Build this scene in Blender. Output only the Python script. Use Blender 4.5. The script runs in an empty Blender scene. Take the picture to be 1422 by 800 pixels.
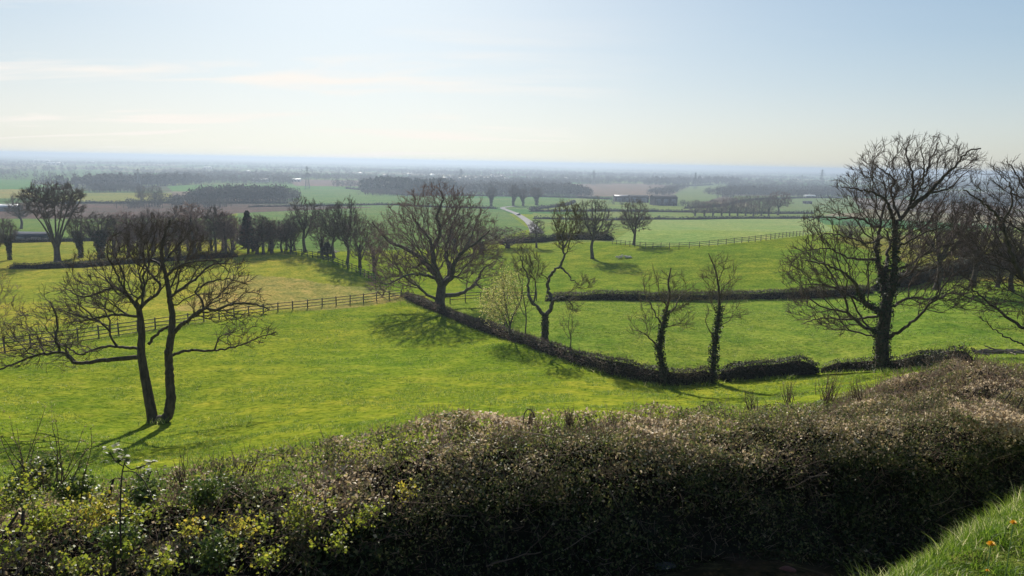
import bpy, math, random
import numpy as np
from mathutils import Vector, Matrix
R = math.radians
rng = np.random.default_rng(7)
random.seed(7)
scn = bpy.context.scene
COL = scn.collection

# ---------------------------------------------------------------- camera, light, exposure
FPX = 1015.0                       # focal length in pixels of a 1422 px wide frame
PITCH, ROLL = R(9.75), R(1.15)
CX, CY = 711.0, 400.0
F = np.array([0, math.cos(PITCH), -math.sin(PITCH)])
U0 = np.array([0, math.sin(PITCH), math.cos(PITCH)])
R0 = np.array([1.0, 0, 0])
RT = R0 * math.cos(ROLL) + U0 * math.sin(ROLL)
UP = U0 * math.cos(ROLL) - R0 * math.sin(ROLL)
cam = bpy.data.cameras.new('camera')
co = bpy.data.objects.new('camera', cam); COL.objects.link(co)
cam.sensor_width = 36; cam.lens = 36 * FPX / 1422
cam.clip_start = 0.1; cam.clip_end = 150000
co.matrix_world = Matrix(((RT[0], UP[0], -F[0], 0), (RT[1], UP[1], -F[1], 0), (RT[2], UP[2], -F[2], 0), (0, 0, 0, 1)))
scn.camera = co
SUN_AZ, SUN_EL = R(-12), R(27)
sd = Vector((math.sin(SUN_AZ) * math.cos(SUN_EL), math.cos(SUN_AZ) * math.cos(SUN_EL), math.sin(SUN_EL)))
sl = bpy.data.lights.new('sun', 'SUN'); sl.energy = 3.9; sl.angle = R(0.6); sl.color = (1, 0.93, 0.82)
so = bpy.data.objects.new('sun', sl); COL.objects.link(so)
so.rotation_euler = sd.to_track_quat('Z', 'Y').to_euler()
scn.view_settings.view_transform = 'Standard'; scn.view_settings.look = 'None'
scn.view_settings.exposure = 1.1; scn.view_settings.gamma = 1
SKY_STRENGTH = 0.08
HAZE_DENSITY = 3.0e-4
scn.cycles.use_denoising = True
scn.cycles.max_bounces = 6; scn.cycles.diffuse_bounces = 3; scn.cycles.glossy_bounces = 2
scn.cycles.transmission_bounces = 4; scn.cycles.volume_bounces = 0; scn.cycles.transparent_max_bounces = 6
scn.cycles.sample_clamp_indirect = 4; scn.cycles.caustics_reflective = False; scn.cycles.caustics_refractive = False

w = bpy.data.worlds.new('World'); scn.world = w; w.use_nodes = True
nt = w.node_tree; nt.nodes.clear()
def N(nt, t, **k):
    n = nt.nodes.new(t)
    for a, b in k.items():
        if a.startswith('i_'): n.inputs[a[2:]].default_value = b
        elif a.startswith('n_'): n.inputs[int(a[2:])].default_value = b
        else: setattr(n, a, b)
    return n
def ramp(nt, fac, stops, interp='LINEAR'):
    n = nt.nodes.new('ShaderNodeValToRGB'); cr = n.color_ramp; cr.interpolation = interp
    while len(cr.elements) > 1: cr.elements.remove(cr.elements[0])
    cr.elements[0].position = stops[0][0]; cr.elements[0].color = (*stops[0][1], 1)
    for p, c in stops[1:]:
        e = cr.elements.new(p); e.color = (*c, 1)
    nt.links.new(fac, n.inputs[0]); return n.outputs[0]
def g3(x): return (x, x, x)
sky = N(nt, 'ShaderNodeTexSky', sky_type='NISHITA', sun_disc=False, sun_elevation=SUN_EL, sun_rotation=SUN_AZ,
        altitude=100, air_density=1.0, dust_density=0.9, ozone_density=2.5)
# high thin cirrus, laid out on a plane overhead
tc = N(nt, 'ShaderNodeTexCoord'); sp = N(nt, 'ShaderNodeSeparateXYZ'); nt.links.new(tc.outputs['Generated'], sp.inputs[0])
def M(op, a, b=None, c=None, nt=nt):
    n = nt.nodes.new('ShaderNodeMath'); n.operation = op
    for i, x in enumerate((a, b, c)):
        if x is None: continue
        if isinstance(x, (int, float)): n.inputs[i].default_value = x
        else: nt.links.new(x, n.inputs[i])
    return n.outputs[0]
zz = M('ADD', M('MAXIMUM', sp.outputs[2], 0.0), 0.11)
px = M('DIVIDE', sp.outputs[0], zz); py = M('DIVIDE', sp.outputs[1], zz)
cb = N(nt, 'ShaderNodeCombineXYZ'); nt.links.new(px, cb.inputs[0]); nt.links.new(py, cb.inputs[1])
mp = N(nt, 'ShaderNodeMapping'); nt.links.new(cb.outputs[0], mp.inputs[0])
mp.inputs['Rotation'].default_value = (0, 0, R(24)); mp.inputs['Scale'].default_value = (0.42, 1.3, 1); mp.inputs['Location'].default_value = (2.45, 1.6, 0)
nz = N(nt, 'ShaderNodeTexNoise', i_Scale=1.0, i_Detail=7.0, i_Roughness=0.6, i_Distortion=0.5); nt.links.new(mp.outputs[0], nz.inputs['Vector'])
cl = ramp(nt, nz.outputs['Fac'], [(0.47, g3(0)), (0.56, g3(0.45)), (0.66, g3(1))])
elm = ramp(nt, sp.outputs[2], [(0.0, g3(1.0)), (0.05, g3(0.9)), (0.11, g3(0.8)), (0.15, g3(0.5)), (0.19, g3(0.0))])
azm = ramp(nt, M('MULTIPLY_ADD', sp.outputs[0], .5, .5), [(.28, g3(1)), (.46, g3(.8)), (.60, g3(.1))])
veil = M('MULTIPLY', ramp(nt, sp.outputs[2], [(0.0, g3(.5)), (0.05, g3(.42)), (0.10, g3(.16)), (0.16, g3(0))]), M('ADD', M('MULTIPLY', azm, .5), .5))
cm = M('MAXIMUM', M('MULTIPLY', M('MULTIPLY', M('MULTIPLY', cl, elm), azm), 1.7), veil)
bgm = N(nt, 'ShaderNodeMixRGB', blend_type='MIX'); bgm.inputs[0].default_value = 0
nt.links.new(sky.outputs[0], bgm.inputs[1]); bgm.inputs[2].default_value = (22, 19.5, 16.5, 1)
# soft shoulder so the sky beside the sun keeps its colour
sky_k = 8.6
def vm(op, a, b):
    n = nt.nodes.new('ShaderNodeVectorMath'); n.operation = op
    for i, x in enumerate((a, b)):
        if isinstance(x, tuple): n.inputs[i].default_value = x
        else: nt.links.new(x, n.inputs[i])
    return n.outputs[0]
soft = vm('DIVIDE', vm('MULTIPLY', bgm.outputs[0], (.90, .98, 1.05)), vm('ADD', vm('DIVIDE', bgm.outputs[0], (sky_k * .95, sky_k * .985, sky_k * 1.0)), (1.0, 1.0, 1.0)))
bg = N(nt, 'ShaderNodeBackground', i_Strength=SKY_STRENGTH); cw = N(nt, 'ShaderNodeMixRGB', blend_type='MIX', use_clamp=False); nt.links.new(M('MINIMUM', M('MULTIPLY', cm, 0.75), 0.9), cw.inputs[0]); nt.links.new(soft, cw.inputs[1]); cw.inputs[2].default_value = (5.9, 5.55, 5.15, 1)
nt.links.new(cw.outputs[0], bg.inputs[0])
wo = N(nt, 'ShaderNodeOutputWorld'); nt.links.new(bg.outputs[0], wo.inputs[0])

# ---------------------------------------------------------------- geometry helpers
def ray(u, v):
    u = np.asarray(u, float); v = np.asarray(v, float)
    d = F + ((u - CX) / FPX)[..., None] * RT - ((v - CY) / FPX)[..., None] * UP
    return d
def P(u, v, depth):
    d = ray(u, v); return d * (np.asarray(depth, float) / d[..., 1])[..., None]
def proj(X):
    z = X @ F
    z = np.where(z > 0.05, z, np.nan)
    return CX + FPX * (X @ RT) / z, CY - FPX * (X @ UP) / z
def hashn(i, j, k, s):
    h = (i * 374761393 + j * 668265263 + k * 2147483647 + s * 1274126177) & 0xFFFFFFFF
    h = ((h ^ (h >> 13)) * 1274126177) & 0xFFFFFFFF
    return ((h ^ (h >> 16)) & 0xFFFF) / 65535.0
def vnoise(p, s=0):
    p = np.asarray(p, float)
    if p.shape[-1] == 2: p = np.concatenate([p, np.zeros(p.shape[:-1] + (1,))], -1)
    f0 = np.floor(p); t = p - f0; t = t * t * (3 - 2 * t); i = f0.astype(np.int64)
    out = 0
    for a in (0, 1):
        for b in (0, 1):
            for c in (0, 1):
                wgt = (t[..., 0] if a else 1 - t[..., 0]) * (t[..., 1] if b else 1 - t[..., 1]) * (t[..., 2] if c else 1 - t[..., 2])
                out = out + wgt * hashn(i[..., 0] + a, i[..., 1] + b, i[..., 2] + c, s)
    return out
def fbm(p, s=0, o=4):
    r = 0; a = 1; tot = 0; p = np.asarray(p, float)
    for q in range(o):
        r = r + a * vnoise(p * 2 ** q, s + q); tot += a; a *= 0.5
    return r / tot
def norm(v): return v / np.maximum(np.linalg.norm(v, axis=-1, keepdims=True), 1e-9)
def rdir(n, g=rng):
    return norm(g.normal(size=(n, 3)))

def mesh(name, V, Fs, mats, attrs=None, smooth=False, fmat=None):
    """Fs: list of (n,k) index arrays"""
    me = bpy.data.meshes.new(name)
    V = np.asarray(V, np.float32)
    loops = np.concatenate([f.reshape(-1) for f in Fs]).astype(np.int32)
    sizes = np.concatenate([np.full(len(f), f.shape[1]) for f in Fs]).astype(np.int32)
    me.vertices.add(len(V)); me.vertices.foreach_set('co', V.reshape(-1))
    me.loops.add(len(loops)); me.loops.foreach_set('vertex_index', loops)
    me.polygons.add(len(sizes))
    st = np.concatenate([[0], np.cumsum(sizes)[:-1]]).astype(np.int32)
    me.polygons.foreach_set('loop_start', st); me.polygons.foreach_set('loop_total', sizes)
    if smooth: me.polygons.foreach_set('use_smooth', np.ones(len(sizes), bool))
    for m in (mats if isinstance(mats, (list, tuple)) else [mats]): me.materials.append(m)
    if fmat is not None: me.polygons.foreach_set('material_index', np.asarray(fmat, np.int32))
    for k, a in (attrs or {}).items():
        a = np.asarray(a, np.float32)
        if a.ndim == 1:
            at = me.attributes.new(k, 'FLOAT', 'POINT'); at.data.foreach_set('value', a)
        else:
            at = me.attributes.new(k, 'FLOAT_COLOR', 'POINT')
            at.data.foreach_set('color', np.concatenate([a, np.ones((len(a), 1))], 1).astype(np.float32).reshape(-1))
    me.update(calc_edges=True)
    return me
def link(name, me, parent=None, loc=None):
    o = bpy.data.objects.new(name, me); COL.objects.link(o)
    if parent is not None: o.parent = parent
    if loc is not None: o.location = loc
    return o
def tag(o, label, cat, group=None, kind=None):
    o['label'] = label; o['category'] = cat
    if group: o['group'] = group
    if kind: o['kind'] = kind
    return o
def root(name, loc, label, cat, group=None):
    o = link(name, None, loc=tuple(map(float, loc))); return tag(o, label, cat, group)
class MB:
    def __init__(s): s.V = []; s.F = {}; s.n = 0; s.A = []
    def add(s, V, Fq, a=0.5):
        V = np.asarray(V, float); Fq = np.asarray(Fq)
        s.V.append(V); s.F.setdefault(Fq.shape[1], []).append(Fq + s.n); s.n += len(V)
        s.A.append(np.full(len(V), a) if np.isscalar(a) else np.asarray(a, float))
    def box(s, c, d, rz=0, a=0.5):
        q = np.array([[x, y, z] for x in (-.5, .5) for y in (-.5, .5) for z in (-.5, .5)]) * np.array(d)
        cs, sn = math.cos(rz), math.sin(rz)
        q = np.stack([q[:, 0] * cs - q[:, 1] * sn, q[:, 0] * sn + q[:, 1] * cs, q[:, 2]], 1) + np.array(c)
        s.add(q, [[0, 1, 3, 2], [4, 6, 7, 5], [0, 4, 5, 1], [2, 3, 7, 6], [0, 2, 6, 4], [1, 5, 7, 3]], a)
    def bar(s, p, q, r0, r1=None, n=6, a=0.5):
        r1 = r0 if r1 is None else r1
        V, Fq = seg_tubes(np.array([p], float), np.array([q], float), np.array([r0]), np.array([r1]), n)
        s.add(V, Fq, a)
        s.add(V[n:], np.arange(n)[None, :], a)
    def build(s, name, mat, parent=None, smooth=False, origin=None):
        V = np.concatenate(s.V)
        if origin is not None: V = V - np.array(origin)
        me = mesh(name, V, [np.concatenate(f) for f in s.F.values()], mat, {'tone': np.concatenate(s.A)}, smooth)
        return link(name, me, parent)
REF = norm(np.array([0.37, 0.86, 0.21]))
def frames(D):
    a = norm(np.cross(D, REF)); return a, np.cross(D, a)
def seg_tubes(p0, p1, r0, r1, n, D0=None, D1=None):
    D = norm(p1 - p0); D0 = D if D0 is None else D0; D1 = D if D1 is None else D1
    ang = np.arange(n) * 2 * math.pi / n; c, s_ = np.cos(ang), np.sin(ang)
    a0, b0 = frames(D0); a1, b1 = frames(D1)
    ring0 = p0[:, None] + r0[:, None, None] * (a0[:, None] * c[None, :, None] + b0[:, None] * s_[None, :, None])
    ring1 = p1[:, None] + r1[:, None, None] * (a1[:, None] * c[None, :, None] + b1[:, None] * s_[None, :, None])
    V = np.concatenate([ring0, ring1], 1).reshape(-1, 3)
    k = np.arange(n); k2 = (k + 1) % n
    q = np.stack([k, k2, k2 + n, k + n], 1)
    Fq = (np.arange(len(p0))[:, None, None] * 2 * n + q[None]).reshape(-1, 4)
    return V, Fq
def leaves(c, size, nrm, axis=None, aspect=0.55, fold=0.25, g=rng):
    """folded rhombic leaves: centres, lengths, normals"""
    n = len(c)
    t = rdir(n, g) if axis is None else axis
    t = norm(t - nrm * (t * nrm).sum(-1, keepdims=True)); b = np.cross(nrm, t)
    L = size[:, None]; W = L * aspect * 0.5
    V = np.stack([c - t * L * .5, c + b * W + nrm * W * fold, c + t * L * .5, c - b * W + nrm * W * fold], 1).reshape(-1, 3)
    i = np.arange(n)[:, None] * 4
    return V, np.concatenate([i + np.array([[0, 1, 2]]), i + np.array([[0, 2, 3]])], 0)

# ---------------------------------------------------------------- materials
def newmat(name):
    m = bpy.data.materials.new(name); m.use_nodes = True; m.node_tree.nodes.clear(); return m, m.node_tree
def out(nt, sh, disp=None):
    o = N(nt, 'ShaderNodeOutputMaterial'); nt.links.new(sh, o.inputs[0])
def simple(name, col, rough=0.8, var=0.25, scale=3.0, metal=0.0, bump=0.0):
    m, nt = newmat(name)
    tc = N(nt, 'ShaderNodeTexCoord'); nz = N(nt, 'ShaderNodeTexNoise', i_Scale=scale, i_Detail=5.0)
    nt.links.new(tc.outputs['Object'], nz.inputs['Vector'])
    c = ramp(nt, nz.outputs['Fac'], [(0.3, tuple(x * (1 - var) for x in col)), (0.7, tuple(min(1, x * (1 + var)) for x in col))])
    b = N(nt, 'ShaderNodeBsdfPrincipled', i_Roughness=rough, i_Metallic=metal); nt.links.new(c, b.inputs['Base Color'])
    if bump:
        bp = N(nt, 'ShaderNodeBump', i_Strength=bump, i_Distance=0.03); nt.links.new(nz.outputs['Fac'], bp.inputs['Height']); nt.links.new(bp.outputs[0], b.inputs['Normal'])
    out(nt, b.outputs[0]); return m
def leafmat(name, stops, rough=0.5, transl=0.35, tcol=None, spec=0.5):
    m, nt = newmat(name)
    at = N(nt, 'ShaderNodeAttribute', attribute_name='tone')
    c = ramp(nt, at.outputs['Fac'], stops)
    b = N(nt, 'ShaderNodeBsdfPrincipled', i_Roughness=rough); nt.links.new(c, b.inputs['Base Color'])
    b.inputs['Specular IOR Level'].default_value = spec
    if transl > 0:
        t = N(nt, 'ShaderNodeBsdfTranslucent'); mx = N(nt, 'ShaderNodeMixShader'); mx.inputs[0].default_value = transl
        nt.links.new(c, t.inputs[0]); nt.links.new(b.outputs[0], mx.inputs[1]); nt.links.new(t.outputs[0], mx.inputs[2])
        out(nt, mx.outputs[0])
    else: out(nt, b.outputs[0])
    return m
def barkmat(name, c0, c1, scale=6.0):
    m, nt = newmat(name)
    tc = N(nt, 'ShaderNodeTexCoord'); mp = N(nt, 'ShaderNodeMapping'); mp.inputs['Scale'].default_value = (1, 1, 0.3)
    nt.links.new(tc.outputs['Object'], mp.inputs[0])
    nz = N(nt, 'ShaderNodeTexNoise', i_Scale=scale, i_Detail=6.0, i_Roughness=0.65); nt.links.new(mp.outputs[0], nz.inputs['Vector'])
    c = ramp(nt, nz.outputs['Fac'], [(0.35, c0), (0.65, c1)])
    b = N(nt, 'ShaderNodeBsdfPrincipled', i_Roughness=0.9); nt.links.new(c, b.inputs['Base Color'])
    b.inputs['Specular IOR Level'].default_value = 0.2
    bp = N(nt, 'ShaderNodeBump', i_Strength=0.7, i_Distance=0.03); nt.links.new(nz.outputs['Fac'], bp.inputs['Height']); nt.links.new(bp.outputs[0], b.inputs['Normal'])
    out(nt, b.outputs[0]); return m
BARK = barkmat('bark', (0.030, 0.024, 0.018), (0.095, 0.075, 0.052))
BARKG = barkmat('bark_grey', (0.05, 0.045, 0.038), (0.13, 0.115, 0.09))
TWIG = barkmat('twig_bark', (0.045, 0.032, 0.024), (0.085, 0.062, 0.045))
TWIGR = barkmat('twig_bark_reddish', (0.10, 0.062, 0.052), (0.19, 0.125, 0.105))
TWIGO = barkmat('twig_bark_olive', (0.075, 0.062, 0.03), (0.13, 0.11, 0.055))
IVY = leafmat('ivy_leaf', [(0, (0.008, 0.016, 0.006)), (0.6, (0.022, 0.04, 0.012)), (1, (0.05, 0.07, 0.025))], 0.6, 0.1, spec=.25)
CON = leafmat('conifer_needles', [(0, (0.008, 0.018, 0.010)), (1, (0.025, 0.045, 0.022))], 0.7, 0.1)
YEL = leafmat('fresh_yellow_leaf', [(0, (0.30, 0.29, 0.06)), (1, (0.70, 0.62, 0.24))], 0.6, 0.4)
BRN = leafmat('far_bare_crown', [(0, (0.035, 0.033, 0.03)), (0.5, (0.062, 0.054, 0.045)), (0.8, (0.06, 0.048, 0.036)), (1, (0.035, 0.045, 0.02))], 0.9, 0.15)
HEDGE_M = leafmat('field_hedge_leaf', [(0, (0.018, 0.024, 0.010)), (0.45, (0.045, 0.05, 0.020)), (0.75, (0.085, 0.068, 0.038)), (1, (0.13, 0.105, 0.062))], 0.7, 0.2)
HEDGE_D = leafmat('dark_hedge_leaf', [(0, (0.010, 0.013, 0.007)), (0.5, (0.024, 0.026, 0.014)), (1, (0.06, 0.05, 0.032))], 0.75, 0.15)

# ---------------------------------------------------------------- terrain
LR = np.log([0.3, 1, 4, 8, 14, 22, 30, 45, 60, 80, 100, 150, 250, 400, 600, 1000, 2000, 5000, 60000])
LZ = np.array([-1.9, -2.0, -2.9, -4.95, -7.0, -9.3, -11, -14.1, -16.2, -18, -19, -21, -26, -33, -40, -45, -49, -52, -56])
CTRL = [(0, 490, 60), (150, 467, 70), (300, 445, 82), (450, 428, 95), (560, 413, 105), (225, 583, 38), (100, 650, 24),
        (400, 640, 22), (0, 600, 34), (330, 560, 41), (550, 500, 60), (600, 540, 45), (700, 575, 30), (800, 560, 35),
        (620, 440, 86), (700, 470, 68), (780, 495, 57), (860, 520, 49), (920, 535, 46), (1000, 527, 47.5), (1130, 517, 49.5),
        (1225, 512, 50), (1340, 500, 47), (1422, 492, 36), (900, 413, 98), (1100, 413, 98), (823, 359, 150), (880, 340, 168),
        (950, 342, 158), (1110, 329, 172), (1320, 392, 105), (340, 352, 150), (480, 390, 117), (75, 375, 125), (200, 368, 135),
        (757, 475, 64), (1000, 460, 70), (1250, 455, 68), (650, 345, 180), (400, 350, 152)]
def base(r): return np.interp(np.log(np.maximum(r, 0.31)), LR, LZ)
_cp = np.array([P(*c) for c in CTRL])
_extra = np.array([[8.5, 16, -5.6], [12.5, 17.5, -5.6], [-5, 6, -4.3], [1.1, 8.5, -4.95], [7.8, 11, -5.2], [4, 10, -5.1], [16, 22, -7.2], [-12, 12, -6.6]])
_cp = np.concatenate([_cp, _extra])
def feat(x, y):
    r = np.hypot(x, y); th = np.arctan2(x, y)
    return np.stack([np.clip(th, -1.2, 1.2) / 0.5, np.log(np.maximum(r, 0.3)) / 0.9], -1)
_cf = feat(_cp[:, 0], _cp[:, 1]); SG = 0.55
_K = np.exp(-((_cf[:, None] - _cf[None]) ** 2).sum(-1) / SG ** 2)
_w = np.linalg.solve(_K + 0.012 * np.eye(len(_K)), _cp[:, 2] - base(np.hypot(_cp[:, 0], _cp[:, 1])))
def H(x, y):
    x = np.asarray(x, float); y = np.asarray(y, float); sh = x.shape; x = x.ravel(); y = y.ravel()
    z = base(np.hypot(x, y)); f = feat(x, y)
    for i in range(0, len(x), 50000):
        z[i:i + 50000] += np.exp(-((f[i:i + 50000, None] - _cf[None]) ** 2).sum(-1) / SG ** 2) @ _w
    r = np.hypot(x, y)
    z += (fbm(np.stack([x / 600, y / 600], -1), 3, 3) - .5) * 9 * np.clip((r - 500) / 1500, 0, 1)
    # raised verge beside the viewpoint
    s = (x - 1.30) * -0.57 + (y - 3.6) * 0.82
    m = np.where(s > 0, -2.80 - 0.95 * s - .15 * s * s, -2.80 - 0.10 * s)
    k = 6.0
    z = np.where(r < 14, np.log(np.exp(k * np.clip(z, -9, 9)) + np.exp(k * np.clip(m, -9, 9))) / k, z)
    return z.reshape(sh)
def G(u, v, rmin=9.0):
    """ground point seen at that place of the view"""
    d = ray(u, v); d = d / d[1]
    ys = np.exp(np.linspace(math.log(rmin), math.log(30000), 1600))
    X = d[None] * ys[:, None]
    below = X[:, 2] < H(X[:, 0], X[:, 1])
    i = int(np.argmax(below)) if below.any() else len(ys) - 1
    y = ys[i]; X = d * y
    return np.array([X[0], X[1], float(H(X[0:1], X[1:2])[0])])
def ground(x, y): return float(H(np.array([x]), np.array([y]))[0])

# field colours (what grows there), outlines
GRN, YG, DRY, DEEP, PLOUGH, PALE, OLV = (0.160, 0.215, 0.018), (0.185, 0.215, 0.022), (0.27, 0.235, 0.06), (0.140, 0.205, 0.026), (0.105, 0.078, 0.058), (0.20, 0.27, 0.075), (0.13, 0.135, 0.05)
FIELDS = [  # (outline, colour, feather px)
    ([(-400, 372), (60, 374), (340, 353), (400, 351), (470, 372), (520, 395), (560, 413), (300, 446), (0, 492), (-400, 555)], (0.225, 0.245, 0.028)),
    ([(330, 385), (520, 395), (560, 412), (380, 432), (250, 436)], (0.27, 0.24, 0.07)),
    ([(560, 413), (620, 438), (700, 468), (780, 493), (860, 518), (925, 533), (1130, 517), (1225, 512), (1800, 500), (1800, 380), (1330, 388), (1200, 407), (1100, 414), (800, 417), (640, 418)], DEEP),
    ([(640, 418), (800, 417), (1100, 414), (1200, 407), (1330, 388), (1800, 360), (1800, 300), (1115, 328), (1000, 341), (905, 344), (850, 338), (740, 338), (640, 345)], (0.135, 0.195, 0.020)),
    ([(-400, 336), (0, 336), (210, 333), (300, 333), (340, 353), (60, 374), (-400, 374)], (0.21, 0.22, 0.03)),
    ([(-400, 300), (0, 303), (110, 300), (330, 300), (300, 333), (0, 336), (-400, 336)], (0.115, 0.18, 0.04)),
    ([(-60, 285), (60, 285), (240, 281), (420, 285), (520, 288), (330, 296), (300, 303), (0, 304)], PLOUGH),
    ([(330, 296), (520, 288), (640, 288), (700, 292), (735, 318), (640, 345), (430, 350), (330, 340)], (0.11, 0.175, 0.045)),
    ([(400, 262), (520, 262), (640, 275), (800, 275), (735, 291), (640, 288), (520, 288), (420, 284)], (0.105, 0.18, 0.05)),
    ([(740, 296), (900, 300), (880, 320), (860, 336), (740, 338), (735, 318)], (0.15, 0.2, 0.045)),
    ([(735, 292), (800, 275), (960, 285), (1180, 292), (1130, 302), (900, 303)], (0.15, 0.2, 0.05)),
    ([(900, 304), (1130, 303), (1160, 320), (1112, 328), (1000, 340), (905, 343), (850, 336)], PALE),
    ([(960, 258), (1010, 252), (1010, 270), (960, 287), (905, 285)], (0.13, 0.18, 0.06)),
    ([(1010, 272), (1180, 272), (1200, 296), (1080, 296)], (0.13, 0.18, 0.06)),
    ([(110, 268), (240, 268), (240, 281), (60, 283), (60, 275)], (0.19, 0.2, 0.045)),
    ([(-60, 250), (45, 250), (45, 263), (-60, 263)], (0.08, 0.18, 0.04)),
    ([(-60, 263), (36, 263), (60, 275), (-60, 276)], (0.22, 0.21, 0.05)),
    ([(230, 257), (420, 256), (500, 262), (400, 264), (240, 266)], (0.09, 0.19, 0.045)),
    ([(790, 256), (905, 255), (960, 258), (900, 272), (800, 273)], (0.17, 0.13, 0.09)),
    ([(400, 250), (500, 251), (500, 259), (410, 258)], (0.16, 0.12, 0.09)),
    ([(1150, 330), (1500, 320), (1500, 400), (1330, 388)], (0.16, 0.16, 0.03)),
]
def inside(u, v, poly):
    c = np.zeros(u.shape, bool); n = len(poly)
    for i in range(n):
        x1, y1 = poly[i]; x2, y2 = poly[(i + 1) % n]
        if y1 == y2: continue
        cond = ((y1 > v) != (y2 > v)) & (u < (x2 - x1) * (v - y1) / (y2 - y1) + x1)
        c ^= cond
    return c
azf = np.concatenate([np.radians(np.arange(-180, -46, 6.0)), np.radians(np.linspace(-44, 44, 640)), np.radians(np.arange(48, 180, 6.0))])
rr = np.concatenate([np.exp(np.linspace(math.log(0.4), math.log(12), 60, endpoint=False)), np.exp(np.linspace(math.log(12), math.log(1600), 560, endpoint=False)),
                     np.exp(np.linspace(math.log(1600), math.log(50000), 90))])
A_, R_ = np.meshgrid(azf, rr)
X_, Y_ = R_ * np.sin(A_), R_ * np.cos(A_)
Z_ = H(X_, Y_)
hum = (fbm(np.stack([X_ / 1.3, Y_ / 1.3], -1), 11, 3) - .5) * 0.16 + (fbm(np.stack([X_ / 9, Y_ / 9], -1), 12, 2) - .5) * 0.5
Z_ = Z_ + hum * np.clip((R_ - 12) / 10, 0, 1) * np.clip((300 - R_) / 150, 0, 1)
VT = np.stack([X_, Y_, Z_], -1).reshape(-1, 3)
# patchwork of the far plain: jittered cells of a skewed grid
def patch(x, y):
    wx = x + (vnoise(np.stack([x / 700, y / 700], -1), 21) - .5) * 500; wy = y + (vnoise(np.stack([x / 800, y / 800], -1), 22) - .5) * 600
    ii = np.floor(wx / 230).astype(np.int64); jj = np.floor(wy / 290).astype(np.int64)
    return hashn(ii, jj, 0 * ii, 5), hashn(ii, jj, 0 * ii, 6)
pu, pv = proj(VT)
col = np.tile(np.array(GRN), (len(VT), 1))
far = np.hypot(VT[:, 0], VT[:, 1]) > 560
h1, h2 = patch(VT[:, 0], VT[:, 1])
pal = np.array([(0.09, 0.17, 0.04), (0.13, 0.17, 0.05), (0.07, 0.12, 0.035), (0.15, 0.12, 0.08), (0.10, 0.11, 0.055), (0.19, 0.17, 0.09), (0.06, 0.15, 0.035)])
col[far] = (pal[(h1 * 6.99).astype(int)] * (0.75 + 0.5 * h2)[:, None])[far]
pw = 2.0 * (fbm(np.stack([VT[:, 0] / 20, VT[:, 1] / 20], -1), 31, 3) - .5)
ok = ~np.isnan(pu)
for poly, c in FIELDS:
    soft = c[0] > 0.25 and len(poly) == 5 and poly[0][0] == 330
    jit = 22 if soft else 0.0
    m = ok & inside(np.nan_to_num(pu, nan=-9e9) + pw * jit * 2, np.nan_to_num(pv, nan=-9e9) + pw * jit * .6, poly) & (VT[:, 1] > 9)
    if soft: col[m] = col[m] * 0.25 + np.array(c) * 0.75
    else: col[m] = c
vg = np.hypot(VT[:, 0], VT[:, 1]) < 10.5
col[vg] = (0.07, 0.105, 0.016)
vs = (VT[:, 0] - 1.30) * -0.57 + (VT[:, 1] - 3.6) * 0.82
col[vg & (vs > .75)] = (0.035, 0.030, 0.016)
nA, nR = len(azf), len(rr)
ii, jj = np.meshgrid(np.arange(nA), np.arange(nR - 1)); i2 = (ii + 1) % nA
FT = np.stack([jj * nA + ii, jj * nA + i2, (jj + 1) * nA + i2, (jj + 1) * nA + ii], -1).reshape(-1, 4)
VT2 = np.concatenate([VT, [[0, 0, ground(0, 0)]]]); cen = len(VT)
FC = np.stack([np.arange(nA), (np.arange(nA) + 1) % nA, np.full(nA, cen)], -1)[:, ::-1]
FT = FT[:, ::-1]
gm, nt = newmat('pasture')
at = N(nt, 'ShaderNodeAttribute', attribute_name='field_colour'); tc = N(nt, 'ShaderNodeTexCoord')
def noise(scale, detail=5, rough=0.6, src=None, nt=nt):
    n = N(nt, 'ShaderNodeTexNoise', i_Scale=scale, i_Detail=float(detail), i_Roughness=rough); nt.links.new(src or tc.outputs['Object'], n.inputs['Vector']); return n.outputs['Fac']
def mulc(a, b, f=1.0, nt=nt, mode='MULTIPLY'):
    n = N(nt, 'ShaderNodeMixRGB', blend_type=mode)
    if isinstance(f, float): n.inputs[0].default_value = f
    else: nt.links.new(f, n.inputs[0])
    for i, x in ((1, a), (2, b)):
        if isinstance(x, tuple): n.inputs[i].default_value = (*x, 1)
        else: nt.links.new(x, n.inputs[i])
    return n.outputs[0]
c = mulc(at.outputs['Color'], ramp(nt, noise(0.03, 4), [(0.36, (1.2, 1.07, 1.05)), (0.64, (0.86, 0.97, 0.92))]))
c = mulc(c, ramp(nt, noise(0.35, 5, 0.7), [(0.32, (0.62, 0.75, 0.8)), (0.5, (1, 1, 1)), (0.68, (1.5, 1.25, 1.5))]))
c = mulc(c, ramp(nt, noise(2.6, 6, 0.75), [(0.36, (0.36, 0.46, 0.45)), (0.48, (0.95, .97, 1)), (0.66, (1.5, 1.35, 1.7))]))
mpn = N(nt, 'ShaderNodeMapping'); mpn.inputs['Scale'].default_value = (1.0, 3.0, 1); nt.links.new(tc.outputs['Object'], mpn.inputs[0])
c = mulc(c, (0.30, 0.25, 0.10), ramp(nt, noise(0.55, 6, 0.75, mpn.outputs[0]), [(0.58, g3(0)), (0.74, g3(0.55))]), mode='MIX')
pb = N(nt, 'ShaderNodeBsdfPrincipled', i_Roughness=0.9); pb.inputs['Specular IOR Level'].default_value = 0.15
pb.inputs['Specular IOR Level'].default_value = 0.0
nt.links.new(c, pb.inputs['Base Color'])
bp = N(nt, 'ShaderNodeBump', i_Strength=1.0, i_Distance=0.2); nt.links.new(noise(3.2, 6, 0.7), bp.inputs['Height']); nt.links.new(bp.outputs[0], pb.inputs['Normal'])
out(nt, pb.outputs[0])
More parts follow.
